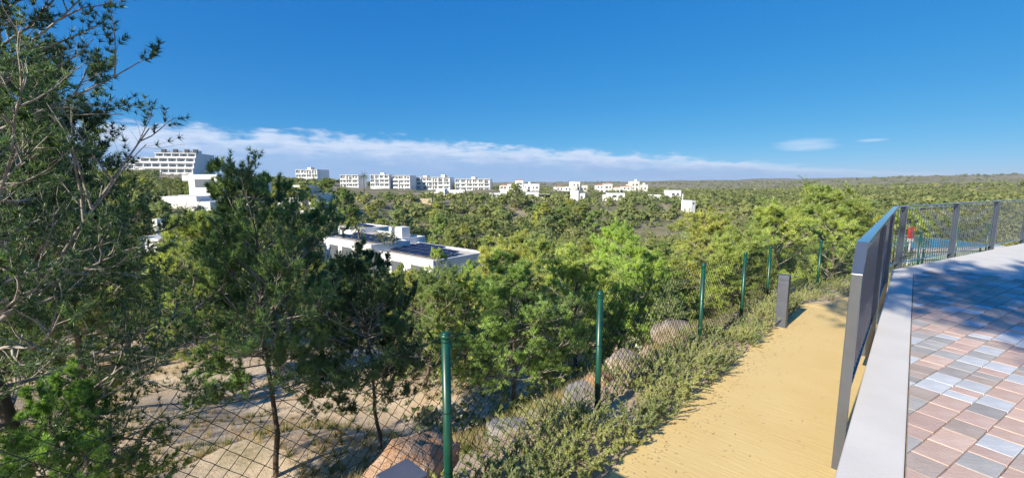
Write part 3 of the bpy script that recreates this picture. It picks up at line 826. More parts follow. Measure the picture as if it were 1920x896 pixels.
# ---------------------------------------------------------------- buildings
M_white = mat('white_render', (0.78, 0.78, 0.77), 0.85, base2=(0.72, 0.72, 0.70), scale=0.6)
M_cream = mat('warm_white_render', (0.74, 0.70, 0.63), 0.85, base2=(0.66, 0.62, 0.55), scale=0.5)
M_glass = mat('dark_window_glass', (0.13, 0.145, 0.165), 0.12, spec=0.6)
M_shade = mat('grey_recess_wall', (0.42, 0.42, 0.42), 0.85)
M_balu = mat('glass_balustrade', (0.60, 0.66, 0.68), 0.15, spec=0.6)
M_terra = mat('terracotta_roof_tiles', (0.42, 0.20, 0.11), 0.85, base2=(0.52, 0.28, 0.17), scale=2)
M_ac = mat('dark_rooftop_unit', (0.05, 0.055, 0.06), 0.6)
M_gravel = mat('cream_roof_gravel', (0.56, 0.49, 0.41), 0.95, base2=(0.66, 0.60, 0.52), scale=4, bump=0.02, bscale=25)
M_lightroof = mat('pale_flat_roof', (0.60, 0.60, 0.58), 0.9, base2=(0.5, 0.5, 0.48), scale=0.8)
M_solar = mat('solar_cells', (0.010, 0.014, 0.034), 0.45, base2=(0.016, 0.022, 0.05), scale=3, spec=0.25)
M_alu = mat('aluminium_frame', (0.55, 0.56, 0.58), 0.35, 0.8)
M_stone = mat('tan_stone_wall', (0.38, 0.30, 0.21), 0.9, base2=(0.52, 0.43, 0.32), scale=2.5, bump=0.03, bscale=6)

WIN = {}
def window_mesh(wd, ht):
    k_ = (round(wd, 1), round(ht, 1))
    if k_ not in WIN: WIN[k_] = MB().box(-k_[0] / 2, k_[0] / 2, -0.06, 0.02, 0, k_[1]).me('window', M_glass)
    return WIN[k_]
def building(name, label, u0, u1, vt, yy, floors, bays, depth=12, turn=0.0, cat='building', wall=None, group=None, roofstuff=0, deepz=6, stagger=0.0, seed=0):
    """white block of flats: loggias between fins and slabs, seen at pixel columns u0..u1 with roof line at row vt"""
    wall = wall or M_white
    rg = random.Random(seed * 31 + int(u0))
    p0 = aty(u0, 345, yy); p1 = aty(u1, 345, yy); zt = aty((u0 + u1) / 2, vt, yy)[2]
    Wd = (p1[0] - p0[0]) / max(0.5, math.cos(turn)) * 0.97
    Hf = 3.05; Ht = floors * Hf + 0.5
    zb = zt - Ht
    o = thing(name, label, cat, ((p0[0] + p1[0]) / 2, yy, zb), turn, group)
    hw = Wd / 2
    wl_ = MB()
    wl_.box(-hw, hw, 1.2, depth, -deepz, Ht)
    wl_.box(-hw + 0.01, hw - 0.01, 0.0, 1.2, -deepz, 0.0)
    bw = Wd / bays
    for i in range(bays + 1):
        x = -hw + i * bw; f = 0.22 if 0 < i < bays else 0.26
        x0 = max(-hw, x - f); x1 = min(hw, x + f)
        wl_.box(x0 + 0.003 * (i == 0), x1 - 0.003 * (i == bays), 0.02, 1.2, 0.0, Ht - 0.004)
    for f in range(1, floors + 1):
        wl_.box(-hw, hw, -0.12, 1.2, f * Hf - 0.28 + (0.5 if f == floors else 0), f * Hf + (0.504 if f == floors else 0))
    wl_.box(-hw + 0.2, hw - 0.2, 2.0, depth - 0.3, Ht, Ht + 0.01)
    wl_.ob('wall', wall, o)
    for f in range(floors):
        for i in range(bays):
            x = -hw + (i + 0.5) * bw
            solid = rg.random() < 0.22
            wd = bw * (0.38 if solid else rg.choice((0.34, 0.42, 0.5)))
            ob('window', window_mesh(wd, 2.1 if not solid else 1.3), o, (x + rg.uniform(-.1, .1) * bw, 1.20 - 0.02, f * Hf + (0.1 if not solid else 0.9)))
            if rg.random() < 0.75:
                MB().box(x - bw / 2 + 0.24, x + bw / 2 - 0.24, 0.04, 0.14, f * Hf + 0.01, f * Hf + 0.95).ob('balcony_front', M_balu if rg.random() < 0.3 else wall, o)
    for i in range(roofstuff):
        x = -hw + Wd * (i + 0.5) / roofstuff + rg.uniform(-.6, .6)
        MB().box(x - 1.6, x + 1.6, 4, 7.5, Ht + 0.01, Ht + rg.uniform(1.2, 2.4)).ob('roof_housing', wall, o)
        if rg.random() < 0.6: MB().box(x + 1.8, x + 3.2, 4.5, 6, Ht + 0.01, Ht + 1.1).ob('roof_unit', M_ac, o)
    return o
FAR = 'white apartment blocks on the skyline'
building('apartment_block', 'white terraced flats peeking out on the right of the central pine crown', 552, 599, 318, 330, 4, 4, 14, -0.25, seed=1, group=FAR, roofstuff=1)
building('apartment_block', 'small white block beside the tall palm on the skyline', 636, 674, 328, 335, 3, 3, 12, -0.2, seed=2, group=FAR)
building('apartment_block', 'white block left of the two square twin blocks on the skyline', 693, 731, 327.5, 335, 3, 4, 12, -0.15, seed=3, group=FAR, roofstuff=1)
building('apartment_block', 'square white block with four floors left of the long white block', 735, 770, 329, 335, 4, 3, 12, -0.2, seed=4, group=FAR)
building('apartment_block', 'longest white apartment block with raised middle on the skyline', 776, 845, 332.5, 345, 4, 6, 12, -0.15, seed=5, group=FAR, roofstuff=2)
building('apartment_block', 'wide white block with four even bays right of the longest block', 852, 920, 335.5, 345, 3, 6, 12, -0.1, seed=6, group=FAR, roofstuff=1)
building('apartment_block', 'sliver of white flats left of the central pine top', 420, 447, 319, 300, 3, 3, 12, 0.0, seed=7, group=FAR)

def med_block(u0, u1, vt, yy, label, seed):
    rg = random.Random(seed)
    p0 = aty(u0, 345, yy); p1 = aty(u1, 345, yy); zt = aty(u0, vt, yy)[2]
    Wd = p1[0] - p0[0]; zb = zt - 10.5
    o = thing('mediterranean_flats', label, 'building', ((p0[0] + p1[0]) / 2, yy, zb), rg.uniform(-.1, .1), 'cubic cream-white flats with terracotta roofs')
    n = max(3, round(Wd / 6)); x = -Wd / 2; bw = Wd / n
    heights = [rg.choice((6.4, 7.6, 9.3)) for _ in range(n)]; heights[n // 2] = 10.5
    for i in range(n):
        ht = heights[i]; y0 = rg.uniform(0, 2.5)
        wl_ = MB().box(x + 0.01, x + bw - 0.01, y0, 12, -6, ht)
        if rg.random() < 0.6: wl_.box(x - 0.3, x + bw * 0.6, y0 - 1.8, y0 + 0.01, -6, ht - 3.2)
        w_ = wl_.ob('wall', M_cream if rg.random() < 0.4 else M_white, o)
        if rg.random() < 0.65:
            MB().add([(x - .2, y0 - .3, ht), (x + bw + .2, y0 - .3, ht), (x + bw + .2, y0 + 5, ht), (x - .2, y0 + 5, ht), (x + bw / 2, y0 + 2.3, ht + 1.0)], [(0, 1, 4), (1, 2, 4), (2, 3, 4), (3, 0, 4), (3, 2, 1, 0)]).ob('tiled_roof', M_terra, o)
        if rg.random() < 0.5: MB().box(x + bw * .6, x + bw * .85, y0 + 5.2, y0 + 6.5, ht, ht + 1.6).ob('chimney', M_white, o)
        for f in range(int(ht // 3)):
            for xx in (0.28, 0.70):
                ob('window', window_mesh(1.2 if rg.random() < .6 else 1.9, 1.5), o, (x + bw * xx, y0 - 0.01, f * 3 + 0.9))
        x += bw
    return o
med_block(936, 1011, 338, 340, 'cream-white cubic flats with tiled roofs behind the round lone tree', 1)
med_block(1043, 1104, 340.5, 340, 'stepped white cubic flats with terracotta caps in the middle of three', 2)
med_block(1119, 1164, 344.5, 345, 'lower stepped white flats next to the last skyline block', 3)
med_block(1168, 1216, 340, 350, 'rightmost tall white cubic flats on the skyline', 4)

def villa(name, label, boxes, yy, origin_u, base_v, rot=0.0, group=None, sx=1.0):
    """boxes: (x0,x1,y0,y1,z0,z1,wallmat,roof) in metres relative to origin"""
    p = aty(origin_u, base_v, yy)
    o = thing(name, label, 'house', tuple(p), rot, group)
    for (x0, x1, y0, y1, z0, z1, wins) in boxes:
        x0 *= sx; x1 *= sx; z1 = z1 * (0.4 + 0.6 * sx); wins = [(wx * sx, wz * sx, max(0.8, ww * sx), wh * (0.4 + 0.6 * sx)) for wx, wz, ww, wh in wins]
        w_ = MB().box(x0, x1, y0, y1, z0, z1).ob('wall', M_white, o)
        MB().box(x0 + 0.25, x1 - 0.25, y0 + 0.25, y1 - 0.25, z1, z1 + 0.004).ob('roof', M_lightroof, o)
        for (wx, wz, ww, wh) in wins:
            ob('window', window_mesh(ww, wh), o, (wx, y0 - 0.005, wz))
    return o
VG = 'low white villas below the skyline'
villa('villa', 'two-storey white villa with deep upper terrace left of the central pine', [
    (-4.0, 4.0, 0, 9, -8, 7.0, [(0.2, 4.0, 4.8, 1.9)]), (4.0, 10.5, 1.5, 9, 3.2, 5.3, []), (4.0, 11, 3, 9, -8, 3.2, [(7, 0.6, 3.5, 2.0)]), (-4.8, 4.6, -2.2, -0.003, -8, 2.3, [(-1, 0.2, 3, 1.6)]), (-8, -4.05, 2, 9, 5.6, 6.9, [])], 100, 384, 384, -0.2, VG)
villa('villa', 'low white garden walls in front of the two-storey villa', [(-9, 3, 0, 6, -5, 1.6, []), (3.01, 8, -2, 5, -5, 0.6, []), (-16, -9.01, 1, 5, -4, 0.2, [])], 88, 345, 383, -0.15, VG)
villa('villa', 'white villa walls half hidden behind the central pine crown', [(-5, 1, 0, 8, -5, 4.2, [(-2, 1.6, 2.4, 1.8)]), (1.01, 4.5, 1, 8, -5, 2.4, [(2.7, 0.4, 1.6, 1.5)])], 95, 560, 383, -0.1, VG)
villa('villa', 'white villa with tall block and grey terrace below the longest apartments', [(-9, -3, 0, 8, -5, 3.2, [(-7, .6, 2, 1.4)]), (-3.01, 2, -1, 8, -5, 5.0, [(-1, 1.5, 1.6, 1.6)]), (2.01, 13, 1, 8, -5, 4.4, [(5, 1, 3, 1.8), (10, 1, 3, 1.8)])], 205, 828, 372, 0.0, VG, 0.85)
villa('villa', 'long low cream villa left of the round lone tree', [(-7, 2, 0, 8, -5, 3.0, [(-3, .6, 2.4, 1.6)]), (2.01, 7, 2, 8, -5, 4.6, [(4, 1, 1.6, 1.5)])], 205, 934, 371, 0.05, VG, 0.60)
villa('villa', 'low white villa with flat canopy right of the round lone tree', [(-5, 4, 0, 8, -5, 3.6, [(-1, .6, 3, 1.8)]), (4.01, 12, -2, 6, 1.8, 2.3, []), (6, 10, 0, 6, -5, 1.8, [])], 190, 1000, 372, 0.05, VG, 0.60)
villa('villa', 'narrow white villa end standing right of the flat-canopy villa', [(-2, 1.4, 0, 6, -5, 4.2, []), (1.41, 4, 1, 6, -5, 3.0, [(2.6, .6, 1, 1.4)])], 180, 1078, 376, -0.3, VG)
villa('villa', 'long low white villa above the bare brown terrace', [(-6, 6, 0, 8, -5, 3.2, [(-2, .6, 3, 1.6), (3, .6, 2, 1.6)]), (-9, -6.01, 1, 7, -5, 2.2, [])], 200, 1157, 372, 0.0, VG, 0.60)
villa('villa', 'cluster of white villa cubes at the right end of the settlement', [(-8, -1, 0, 8, -5, 2.6, [(-5, .6, 2.4, 1.4)]), (-1.01, 7, -1, 8, -5, 5.6, [(1, 3, 2, 1.6), (4.5, 3, 1.6, 1.6)]), (7.01, 9.5, 0, 6, -5, 3.4, []), (-14, -8.01, 2, 8, -5, 2.8, [(-11, .8, 2, 1.2)])], 200, 1258, 374, 0.0, VG, 0.60)
villa('villa', 'flat white roof strip alone in the far woods', [(-9, 9, 0, 8, -6, 2.2, [(-3, .4, 3, 1.2)])], 330, 1328, 370, 0.0, VG, 0.60)
villa('villa', 'white gable patches under the trees right of the villa cubes', [(-2, 2, 0, 5, -5, 2.6, [(0, .6, 1.2, 1.2)]), (2.01, 4, 1, 5, -5, 1.2, [])], 160, 1300, 385, 0.4, VG, 0.5)
villa('villa', 'pale blue-grey garden wall low behind the big pine at left', [(-1.5, 3.2, 0, 3.5, -4, 0.9, [])], 45, 262, 462, -0.35, VG)
villa('villa', 'small white gate pillar right of the big pine', [(-0.35, 0.3, 0, 0.7, -4, 0.7, []), (0.31, 0.9, 0.2, 0.7, -4, 0.3, [])], 50, 291, 422, -0.2, VG)

# terraced flats on the hill at the far left
def hill_flats():
    yy = 330
    pr = aty(352, 326, yy)
    o = thing('hillside_apartments', 'stepped white terrace flats on the hilltop with a plain shaded end wall', 'building', tuple(pr), 0.18)
    S = yy / FPX
    lv = [(0, 4.2, -29, 0.6), (4.2, 8.4, -36, 2.6), (8.4, 12.4, -33, 4.6), (12.4, 16.0, -24, 6.8)]
    for f, (z0, z1, xl, y0) in enumerate(lv):
        w_ = MB().box(xl, 4.0, y0 + 0.6, 34 - 0.02 * f, z0 - (10 if f == 0 else 0), z1)
        w_.box(xl - 0.5, 4.0, y0 - 1.2, y0 + 0.6, z1 - 0.5, z1 + 0.004)
        w_.box(3.5, 4.0, y0 - 1.2, y0 + 0.6, z0 - (10 if f == 0 else 0), z1 - 0.5)
        w_.ob('wall', M_white, o)
        nb = max(3, int((4 - xl) / 5.5)); bw = (3.5 - xl) / nb
        for i in range(nb):
            x = xl + bw * (i + 0.5)
            MB().box(x - bw / 2, x - bw / 2 + 0.4, y0 - 1.0, y0 + 0.6, z0, z1 - 0.5).ob('fin', M_white, o)
            ob('window', window_mesh(round(bw * 0.45, 1), 2.0), o, (x + 0.2, y0 + 0.59, z0 + 0.5))
            MB().box(x - bw / 2 + 0.42, x + bw / 2, y0 - 1.15, y0 - 1.05, z0 + 0.02, z0 + 1.0).ob('balcony_front', M_white, o)
    for i, x in enumerate((-20, -12, -4, 2)):
        MB().box(x - 2.4, x + 1.4, 11, 16, 16.0, 18.2).ob('roof_housing', M_white, o)
        MB().box(x - 1.6, x + 1.2, 9.5, 11.5, 16.01, 19.0).ob('roof_unit', M_ac, o)
    # lower wing at the left
    q = aty(250, 326, yy)
    o2 = thing('hillside_apartments', 'lower white terrace flats left of the stepped hilltop flats', 'building', (q[0], yy + 14, q[2]), 0.18)
    for f, (z0, z1, xl, y0) in enumerate(((0, 4.0, -17, 0), (4.0, 8.0, -16, 1.6), (8.0, 11.5, -12, 3.4))):
        MB().box(xl, 17, y0 + .8, 26 - .02 * f, z0 - (8 if f == 0 else 0), z1).box(xl - .4, 17.3, y0 - 1, y0 + .8, z1 - .5, z1 + .004).ob('wall', M_white, o2)
        nb = 6; bw = (17 - xl) / nb
        for i in range(nb):
            x = xl + bw * (i + .5)
            ob('window', window_mesh(round(bw * .6, 1), 2.3), o2, (x, y0 + .79, z0 + .5))
            MB().box(x - bw / 2 - .2, x - bw / 2 + .2, y0 - .9, y0 + .8, z0, z1 - .5).ob('fin', M_white, o2)
    for x in (-8, -1, 7, 12):
        MB().box(x - 1.4, x + 1.4, 8, 12, 11.5, 13.2).ob('roof_housing', M_white, o2)
        MB().box(x - .9, x + 1.1, 6.5, 7.9, 11.51, 14.0).ob('roof_unit', M_ac, o2)
hill_flats()

# villa with the solar roofs in the valley
def solar_villa():
    az_ = R(41.0)                                     # right-hand wall runs along this azimuth
    Acor = onz(812, 489, -6.0)
    o = thing('solar_villa', 'long flat-roofed white villa carrying solar panels in the wooded valley', 'house', (Acor[0], Acor[1], -9.6), math.pi / 2 - az_)
    # local x along right-hand wall (away, to the right), local y to the left/back
    def wing(x0, x1, y0, y1, zr, par=0.22):
        MB().box(x0, x1, y0, y1, -1.5, zr - par).ob('wall', M_white, o)
        MB().box(x0, x1, y0, y0 + .22, zr - par, zr).box(x0, x1, y1 - .22, y1, zr - par, zr).box(x0, x0 + .22, y0 + .22, y1 - .22, zr - par, zr - .002).box(x1 - .22, x1, y0 + .22, y1 - .22, zr - par, zr - .002).ob('parapet', M_white, o)
        MB().box(x0 + .22, x1 - .22, y0 + .22, y1 - .22, zr - par + .002, zr - par + .03).ob('roof', M_gravel, o)
    wing(0.0, 7.6, 0.0, 9.6, 3.6)
    wing(4.25, 7.6, 9.605, 12.6, 3.6)
    wing(-1.0, 4.2, 9.65, 21.0, 4.4)
    wing(4.25, 8.8, 12.65, 24.0, 4.25)
    wing(6.0, 11.0, 24.05, 31.0, 4.7)
    MB().box(6.2, 7.5, 14.2, 15.8, 4.0, 5.5, 0.03).ob('chimney', M_white, o)
    MB().box(6.6, 7.1, 17.2, 17.8, 4.0, 5.3, 0.02).ob('chimney', M_white, o)
    pm = MB().box(-0.82, 0.82, -0.5, 0.5, 0, 0.03).me('solar_panel', M_solar)
    fm = MB().box(-0.84, 0.84, -0.52, -0.50, -0.005, 0.036).box(-0.84, 0.84, 0.50, 0.52, -0.005, 0.036).box(-0.84, -0.82, -0.5, 0.5, -0.005, 0.036).box(0.82, 0.84, -0.5, 0.5, -0.005, 0.036).me('panel_frame', M_alu)
    sm = MB().box(-0.7, -0.66, 0.40, 0.45, -0.42, 0.0).box(0.66, 0.70, 0.40, 0.45, -0.42, 0.0).me('panel_stand', M_alu)
    tilt = R(-14)
    def panel(x, y, z):
        p = ob('solar_panel', pm, o, (x, y, z), (0, -tilt * 0 + 0, math.pi / 2)); p.rotation_euler = (R(13), 0, math.pi / 2 + math.pi)
        ob('frame', fm, p); ob('stand', sm, p)
    for r_ in range(4):
        for c_ in range(5):
            if r_ == 3 and c_ < 2: continue
            panel(1.6 + r_ * 1.35, 1.6 + c_ * 1.75 + 0.3 * r_, 3.72)
    for r_ in range(2):
        for c_ in range(6): panel(0.9 + r_ * 1.9, 10.8 + c_ * 1.75, 4.52)
    for c_ in range(3): panel(8.3, 25.4 + c_ * 1.75, 4.8)
    # front-left facade openings (local -x side) and right facade windows
    wm = MB().box(-0.03, 0.05, -1.1, 1.1, 0, 2.2).me('window', M_glass)
    for y in (12.2, 15.2, 18.4): ob('window', wm, o, (-1.0, y, 1.4))
    for y in (2.6, 6.2, 9.8): ob('window', wm, o, (0.0, y, 0.6))
    wm2 = MB().box(-1.0, 1.0, -0.03, 0.05, 0, 2.0).me('window', M_glass)
solar_villa()

# stone terrace wall and yellow sign board right of the villas, bare earth bank
q = aty(785, 378, 150)
bk = thing('terrace_wall', 'tan stone terrace wall above the bare earth bank behind the solar villa', 'wall', tuple(q), -0.25)
MB().box(-5, 5, 0, 0.6, -3, 1.0).ob('stone_face', M_stone, bk)
MB().box(-5.1, 5.1, -0.05, 0.65, 1.0, 1.12).ob('coping', M_stone, bk)

# far lower pool enclosure behind the railing
def pool_corner():
    pb = aty(1760, 468, 24)
    o = thing('swimming_pool', 'strip of blue pool water behind the far railing', 'pool', tuple(pb), 0.15)
    M_pool = mat('pool_water', (0.10, 0.36, 0.50), 0.08, spec=0.6)
    M_pale = mat('pool_edge_stone', (0.60, 0.58, 0.54), 0.8)
    MB().box(-3.2, 5.6, 0.2, 6, -2.2, 0.0).ob('surround', M_pale, o)
    MB().box(-2.8, 5.2, 0.6, 5.6, 0.002, 0.02).ob('water', M_pool, o)
    MB().box(-5.2, -3.25, 0.6, 1.0, -2.2, 0.55).ob('white_wall', M_white, o)
    # green panel fence in front of it
    f = thing('pool_fence', 'green slatted pool fence seen through the railing bars', 'fence', (pb[0], pb[1] - 0.5, pb[2] - 1.2), 0.15)
    for x in np.arange(-3.5, 6.1, 1.9):
        MB().box(x - .03, x + .03, -.03, .03, -1.2, 1.35).ob('post', M_green, f)
    sl = MB().box(-0.012, 0.012, -0.01, 0.01, 0, 1.2).me('slat', mat('turquoise_fence_paint', (0.03, 0.22, 0.22), 0.5))
    for x in np.arange(-3.4, 5.9, 0.14): ob('slat', sl, f, (x, 0.06, -0.1))
    MB().box(-3.5, 6, 0.04, 0.08, 1.12, 1.16).ob('rail', M_green, f)
    r_ = aty(1707, 447, 23)
    s = thing('red_marker_board', 'small red and white board standing left of the pool, seen through railing', 'sign', tuple(r_), 0.3)
    M_red = mat('red_paint', (0.55, 0.03, 0.02), 0.5)
    MB().box(-0.03, 0.03, -0.03, 0.03, -2.4, 0.0).ob('post', M_white, s)
    MB().box(-0.17, 0.17, -0.05, 0.05, 0.0, 0.62, 0.015).ob('board', M_red, s)
    MB().box(-0.16, 0.16, -0.065, 0.04, -0.18, -0.002, 0.01).ob('white_foot', M_white, s)
pool_corner()

# ---------------------------------------------------------------- palms
def palm_parts(seed, nf=22, L=1.5, hgt=4.0, leaf=0.30):
    rng = np.random.default_rng(seed)
    kx = np.linspace(0, 1, 6)
    TP = np.stack([0.1 * kx, 0.05 * kx ** 2, kx * hgt], 1)[None]
    tv, tf = tubes(TP, np.linspace(0.16, 0.12, 6)[None], 8)
    el = rng.uniform(-0.35, 1.35, nf); azm = np.arange(nf) * 2.4
    d0 = np.stack([np.cos(azm) * np.cos(el), np.sin(azm) * np.cos(el), np.sin(el)], 1)
    P = grow(rng, np.tile([[0.1, 0.05, hgt]], (nf, 1)), d0, L * rng.uniform(.8, 1.15, nf), 8, -1.5, 0.04)
    rv, rf = tubes(P, np.full((nf, 8), 0.012), 3)
    nl = 22
    i = np.repeat(np.arange(nf), nl); f = np.tile(np.linspace(.15, 1, nl), nf)
    p, T = sample(P, i, f)
    NV, NF = needles(rng, p, T, 2, leaf, 0.035, 0.5, 0.95)
    return dict(trunk=mesh('palm_trunk', tv, tf, M_trunk, True), ribs=mesh('palm_ribs', rv, rf, M_weed), leaves=mesh('palm_fronds', NV, NF, M_palm), H=hgt + 1)
PALM = [palm_parts(1), palm_parts(2, 26, 1.7, 3.0, .34), palm_parts(3, 18, 1.4, 1.0, .3)]
def palm(u, vt, yy, label, kind_=0, H=None, z=None):
    p = aty(u, vt, yy); g = gz(p[0], yy) if z is None else z
    Hh = p[2] - g if H is None else H
    t = thing('palm_tree', label, 'palm', (p[0], yy, p[2] - Hh), random.uniform(0, 6), 'palms')
    PV = PALM[kind_]; s = Hh / PV['H']; sx = max(s * 0.75, 0.8)
    t.scale = (sx, sx, s)
    ob('trunk', PV['trunk'], t); ob('frond_ribs', PV['ribs'], t); c = ob('crown', PV['leaves'], t); c.color = (1, 1, 1, 1)
palm(681, 322, 190, 'palm standing out beside the small skyline block', 0, 9)
palm(1514, 333, 60, 'lone slender palm poking above the woods at the skyline', 0, 7.0)
palm(316, 334, 92, 'bushy palm below the stepped hilltop flats', 1, 6)
palm(388, 318, 150, 'dark palm at the shaded end wall of the hilltop flats', 1, 6)
palm(346, 382, 84, 'palm in front of the two-storey villa', 2, 2.6)
palm(369, 378, 84, 'second palm in front of the two-storey villa', 2, 2.8)
palm(672, 413, 52, 'leafy palm left of the white chimney on the solar villa', 2, 2.2)
palm(716, 424, 49, 'yellow-green banana-like palm right behind the solar villa roof', 2, 2.2)
palm(735, 426, 49, 'spiky palm at the back of the solar villa, right of its neighbour', 2, 2.0)
palm(925, 468, 44, 'small palm at the right-hand corner of the solar villa', 2, 2.0)

# ---------------------------------------------------------------- pines
VN = [make_pine(201, 5.6, 2.2, 0.30, 52, 9, 7, 3, 18, 0.10, 0.0125, bare=0.12, trunk_r=0.012, needle=M_needle_near, shape=0.30),
      make_pine(202, 4.6, 1.9, 0.28, 44, 9, 7, 3, 18, 0.10, 0.0125, bare=0.10, trunk_r=0.011, needle=M_needle_near, shape=0.32)]
VBIG = make_pine(203, 9.5, 3.4, 0.24, 84, 9, 7, 3, 15, 0.105, 0.0125, bare=0.18, lean=0.02, trunk_r=0.012, needle=M_needle_near, shape=0.42)
VSH = make_pine(204, 8.4, 2.9, 0.74, 58, 9, 6, 3, 11, 0.14, 0.021, bare=0.05, lean=0.0, trunk_r=0.013, shape=0.35)
VM = [make_pine(300 + i, 5.0, 2.1 + 0.25 * (i % 3), 0.05 + 0.04 * (i % 2), 34, 8, 6, 3, 11, 0.16, 0.021, bare=0.06 + 0.08 * (i % 3), twig_r=0.004, shape=0.26 + 0.09 * (i % 3)) for i in range(5)]
VF = [make_pine(400 + i, 5.0, 2.3, 0.04, 26, 6, 5, 2, 11, 0.25, 0.060, bare=0.0, twig_r=0.006, shape=0.24 + 0.07 * i, sides=3) for i in range(5)]

def pine_at(V, u, yy, vt, tone, label, wide=1.0, group=None, rot=None, zoff=-0.08):
    p = aty(u, 345, yy); g = gz(p[0], yy)
    zt = aty(u, vt, yy)[2]
    return place_pine(V, p[0], yy, g + zoff, zt - g, tone, label, group, wide, rot)
pine_at(VBIG, -70, 4.4, -420, 'dark green', 'huge shaggy pine filling the whole left side of the picture', 0.92, rot=0.6)
pine_at(VN[0], 10, 10.0, 70, 'dark green', 'dark full pine merging into the right flank of the huge pine', 0.95, rot=3.0)
pine_at(VN[0], 475, 7.2, 297, 'deep green', 'tall young pine whose top rises above the skyline left of centre', 0.80, rot=1.0)
pine_at(VN[1], 690, 7.6, 446, 'dark green', 'smaller dark pine in front of the solar villa, right of the tall one', 0.92, rot=2.0)
pine_at(VN[1], 40, 4.6, 680, 'fresh green', 'low bright pine at the bottom left corner behind the fence mesh', 0.95, rot=4.0)
pine_at(VN[1], 965, 8.6, 470, 'bright yellow-green', 'bright bushy pine behind the bay right of the nearest fence post', 1.25, rot=0.3)
pine_at(VM[0], 200, 18.0, 312, 'olive green', 'rounded dark pine between the huge pine and hilltop flats', 0.9)
pine_at(VM[1], 120, 11.0, 330, 'dark green', 'dense pine directly behind the huge left pine', 0.95)
pine_at(VM[2], 330, 17, 395, 'bright yellow-green', 'yellow-green pine left of the tall young pine trunk', 1.0)
pine_at(VM[3], 415, 20, 410, 'fresh green', 'fresh green pine just behind the tall young pine', 1.0)
pine_at(VM[4], 585, 15, 500, 'dark green', 'shadowy pine between the two foreground pines', 1.0)
pine_at(VM[0], 60, 16, 380, 'dark green', 'dark pine deep behind the huge left pine', 1.0)
pine_at(VM[1], 780, 12.5, 500, 'deep green', 'dark-shadowed pine right behind the nearest post', 1.0)
pine_at(VM[2], 860, 13, 505, 'bright yellow-green', 'sunny pine below the right end of the solar villa', 1.0)
pine_at(VM[0], 818, 33, 463, 'bright yellow-green', 'bright pine crown hiding the front corner of the solar villa', 0.75)
pine_at(VM[3], 885, 31, 487, 'fresh green', 'small pine below the blue shaded wall of the solar villa', 0.9)
pine_at(VM[1], 936, 30, 480, 'bright yellow-green', 'pine overlapping the right-hand end of the solar villa', 0.9)
pine_at(VM[4], 745, 30, 492, 'olive green', 'pine under the lit front wall of the solar villa', 0.9)
pine_at(VM[3], 1090, 13, 455, 'bright yellow-green', 'sunlit spreading pine above the second fence post', 1.15)
pine_at(VM[4], 1200, 14, 448, 'fresh green', 'sunlit pine between the second and third fence posts', 1.15)
pine_at(VM[0], 1270, 11.5, 520, 'grey-green', 'pine with pale bare twigs just left of third fence post', 1.0)
pine_at(VM[1], 1560, 21, 345, 'bright yellow-green', 'broad pine with pale branches left of the railing corner', 1.2)
pine_at(VM[2], 1480, 20, 375, 'bright yellow-green', 'sunlit pine under the lone slender palm', 1.1)
pine_at(VM[3], 1390, 17, 425, 'bright yellow-green', 'sunlit pine above the fourth fence post', 1.1)
pine_at(VM[4], 1610, 23, 372, 'yellowish olive', 'yellowish pine right beside the railing corner', 1.0)
pine_at(VF[0], 967, 150, 342, 'olive green', 'round lone tree standing in front of the cream-white flats', 0.9)
pine_at(VF[1], 612, 100, 333, 'deep green', 'big round tree left of the small skyline block', 1.1)
pine_at(VF[2], 645, 85, 352, 'deep green', 'dark round tree below the small skyline block', 1.1)

# shade trees behind the camera (they throw the dappled shade on the terrace)
def shade_tree(s_, t_, H, wide, label):
    p = st(s_, t_)
    place_pine(VSH, p[0], p[1], -0.016, H, 'olive green', label, None, wide, random.uniform(0, 6))
shade_tree(-4.9, -1.45, 9.4, 1.0, 'tall pine behind the viewer that shades the far paving')
shade_tree(-3.9, -4.6, 9.6, 1.0, 'second pine behind the viewer shading the right-hand paving')

# the wood: individual pines
ORD = 'first second third fourth fifth sixth seventh eighth ninth tenth eleventh twelfth thirteenth fourteenth fifteenth sixteenth seventeenth eighteenth nineteenth twentieth twenty-first twenty-second twenty-third twenty-fourth twenty-fifth twenty-sixth twenty-seventh twenty-eighth twenty-ninth thirtieth'.split()
rgw = random.Random(99)
placed = [(aty(u, 345, y)[0], y) for u, y in ((470, 7.2), (690, 7.6), (965, 8.6), (200, 18), (120, 11), (330, 17), (415, 20), (585, 15), (780, 12.5), (860, 13), (1090, 13), (1200, 14), (1270, 11.5), (1560, 21), (1480, 20), (1390, 17), (1610, 23))]
def vmin_allowed(u, y):
    """the highest picture row a tree top may reach, so that what stands behind stays in view"""
    lim = 358
    if u < 620: lim = 330 + max(0, (u - 230)) * 0.03
    if 330 < u < 440 and y < 100: lim = 392
    if 620 <= u < 800: lim = 362 if y > 75 else 405
    if 800 <= u < 1120: lim = 373 if y > 40 else 430
    if 1120 <= u < 1300: lim = 374 if y > 60 else 415
    if 1300 <= u < 1650: lim = 356 if y > 90 else 380
    if u >= 1650: lim = 385
    if 520 < u < 940 and y < 60: lim = 502 if u > 690 else 478
    if 230 < u < 310 and y < 50: lim = max(lim, 462)
    return lim
forest = []
villa_c = (-11, 50)
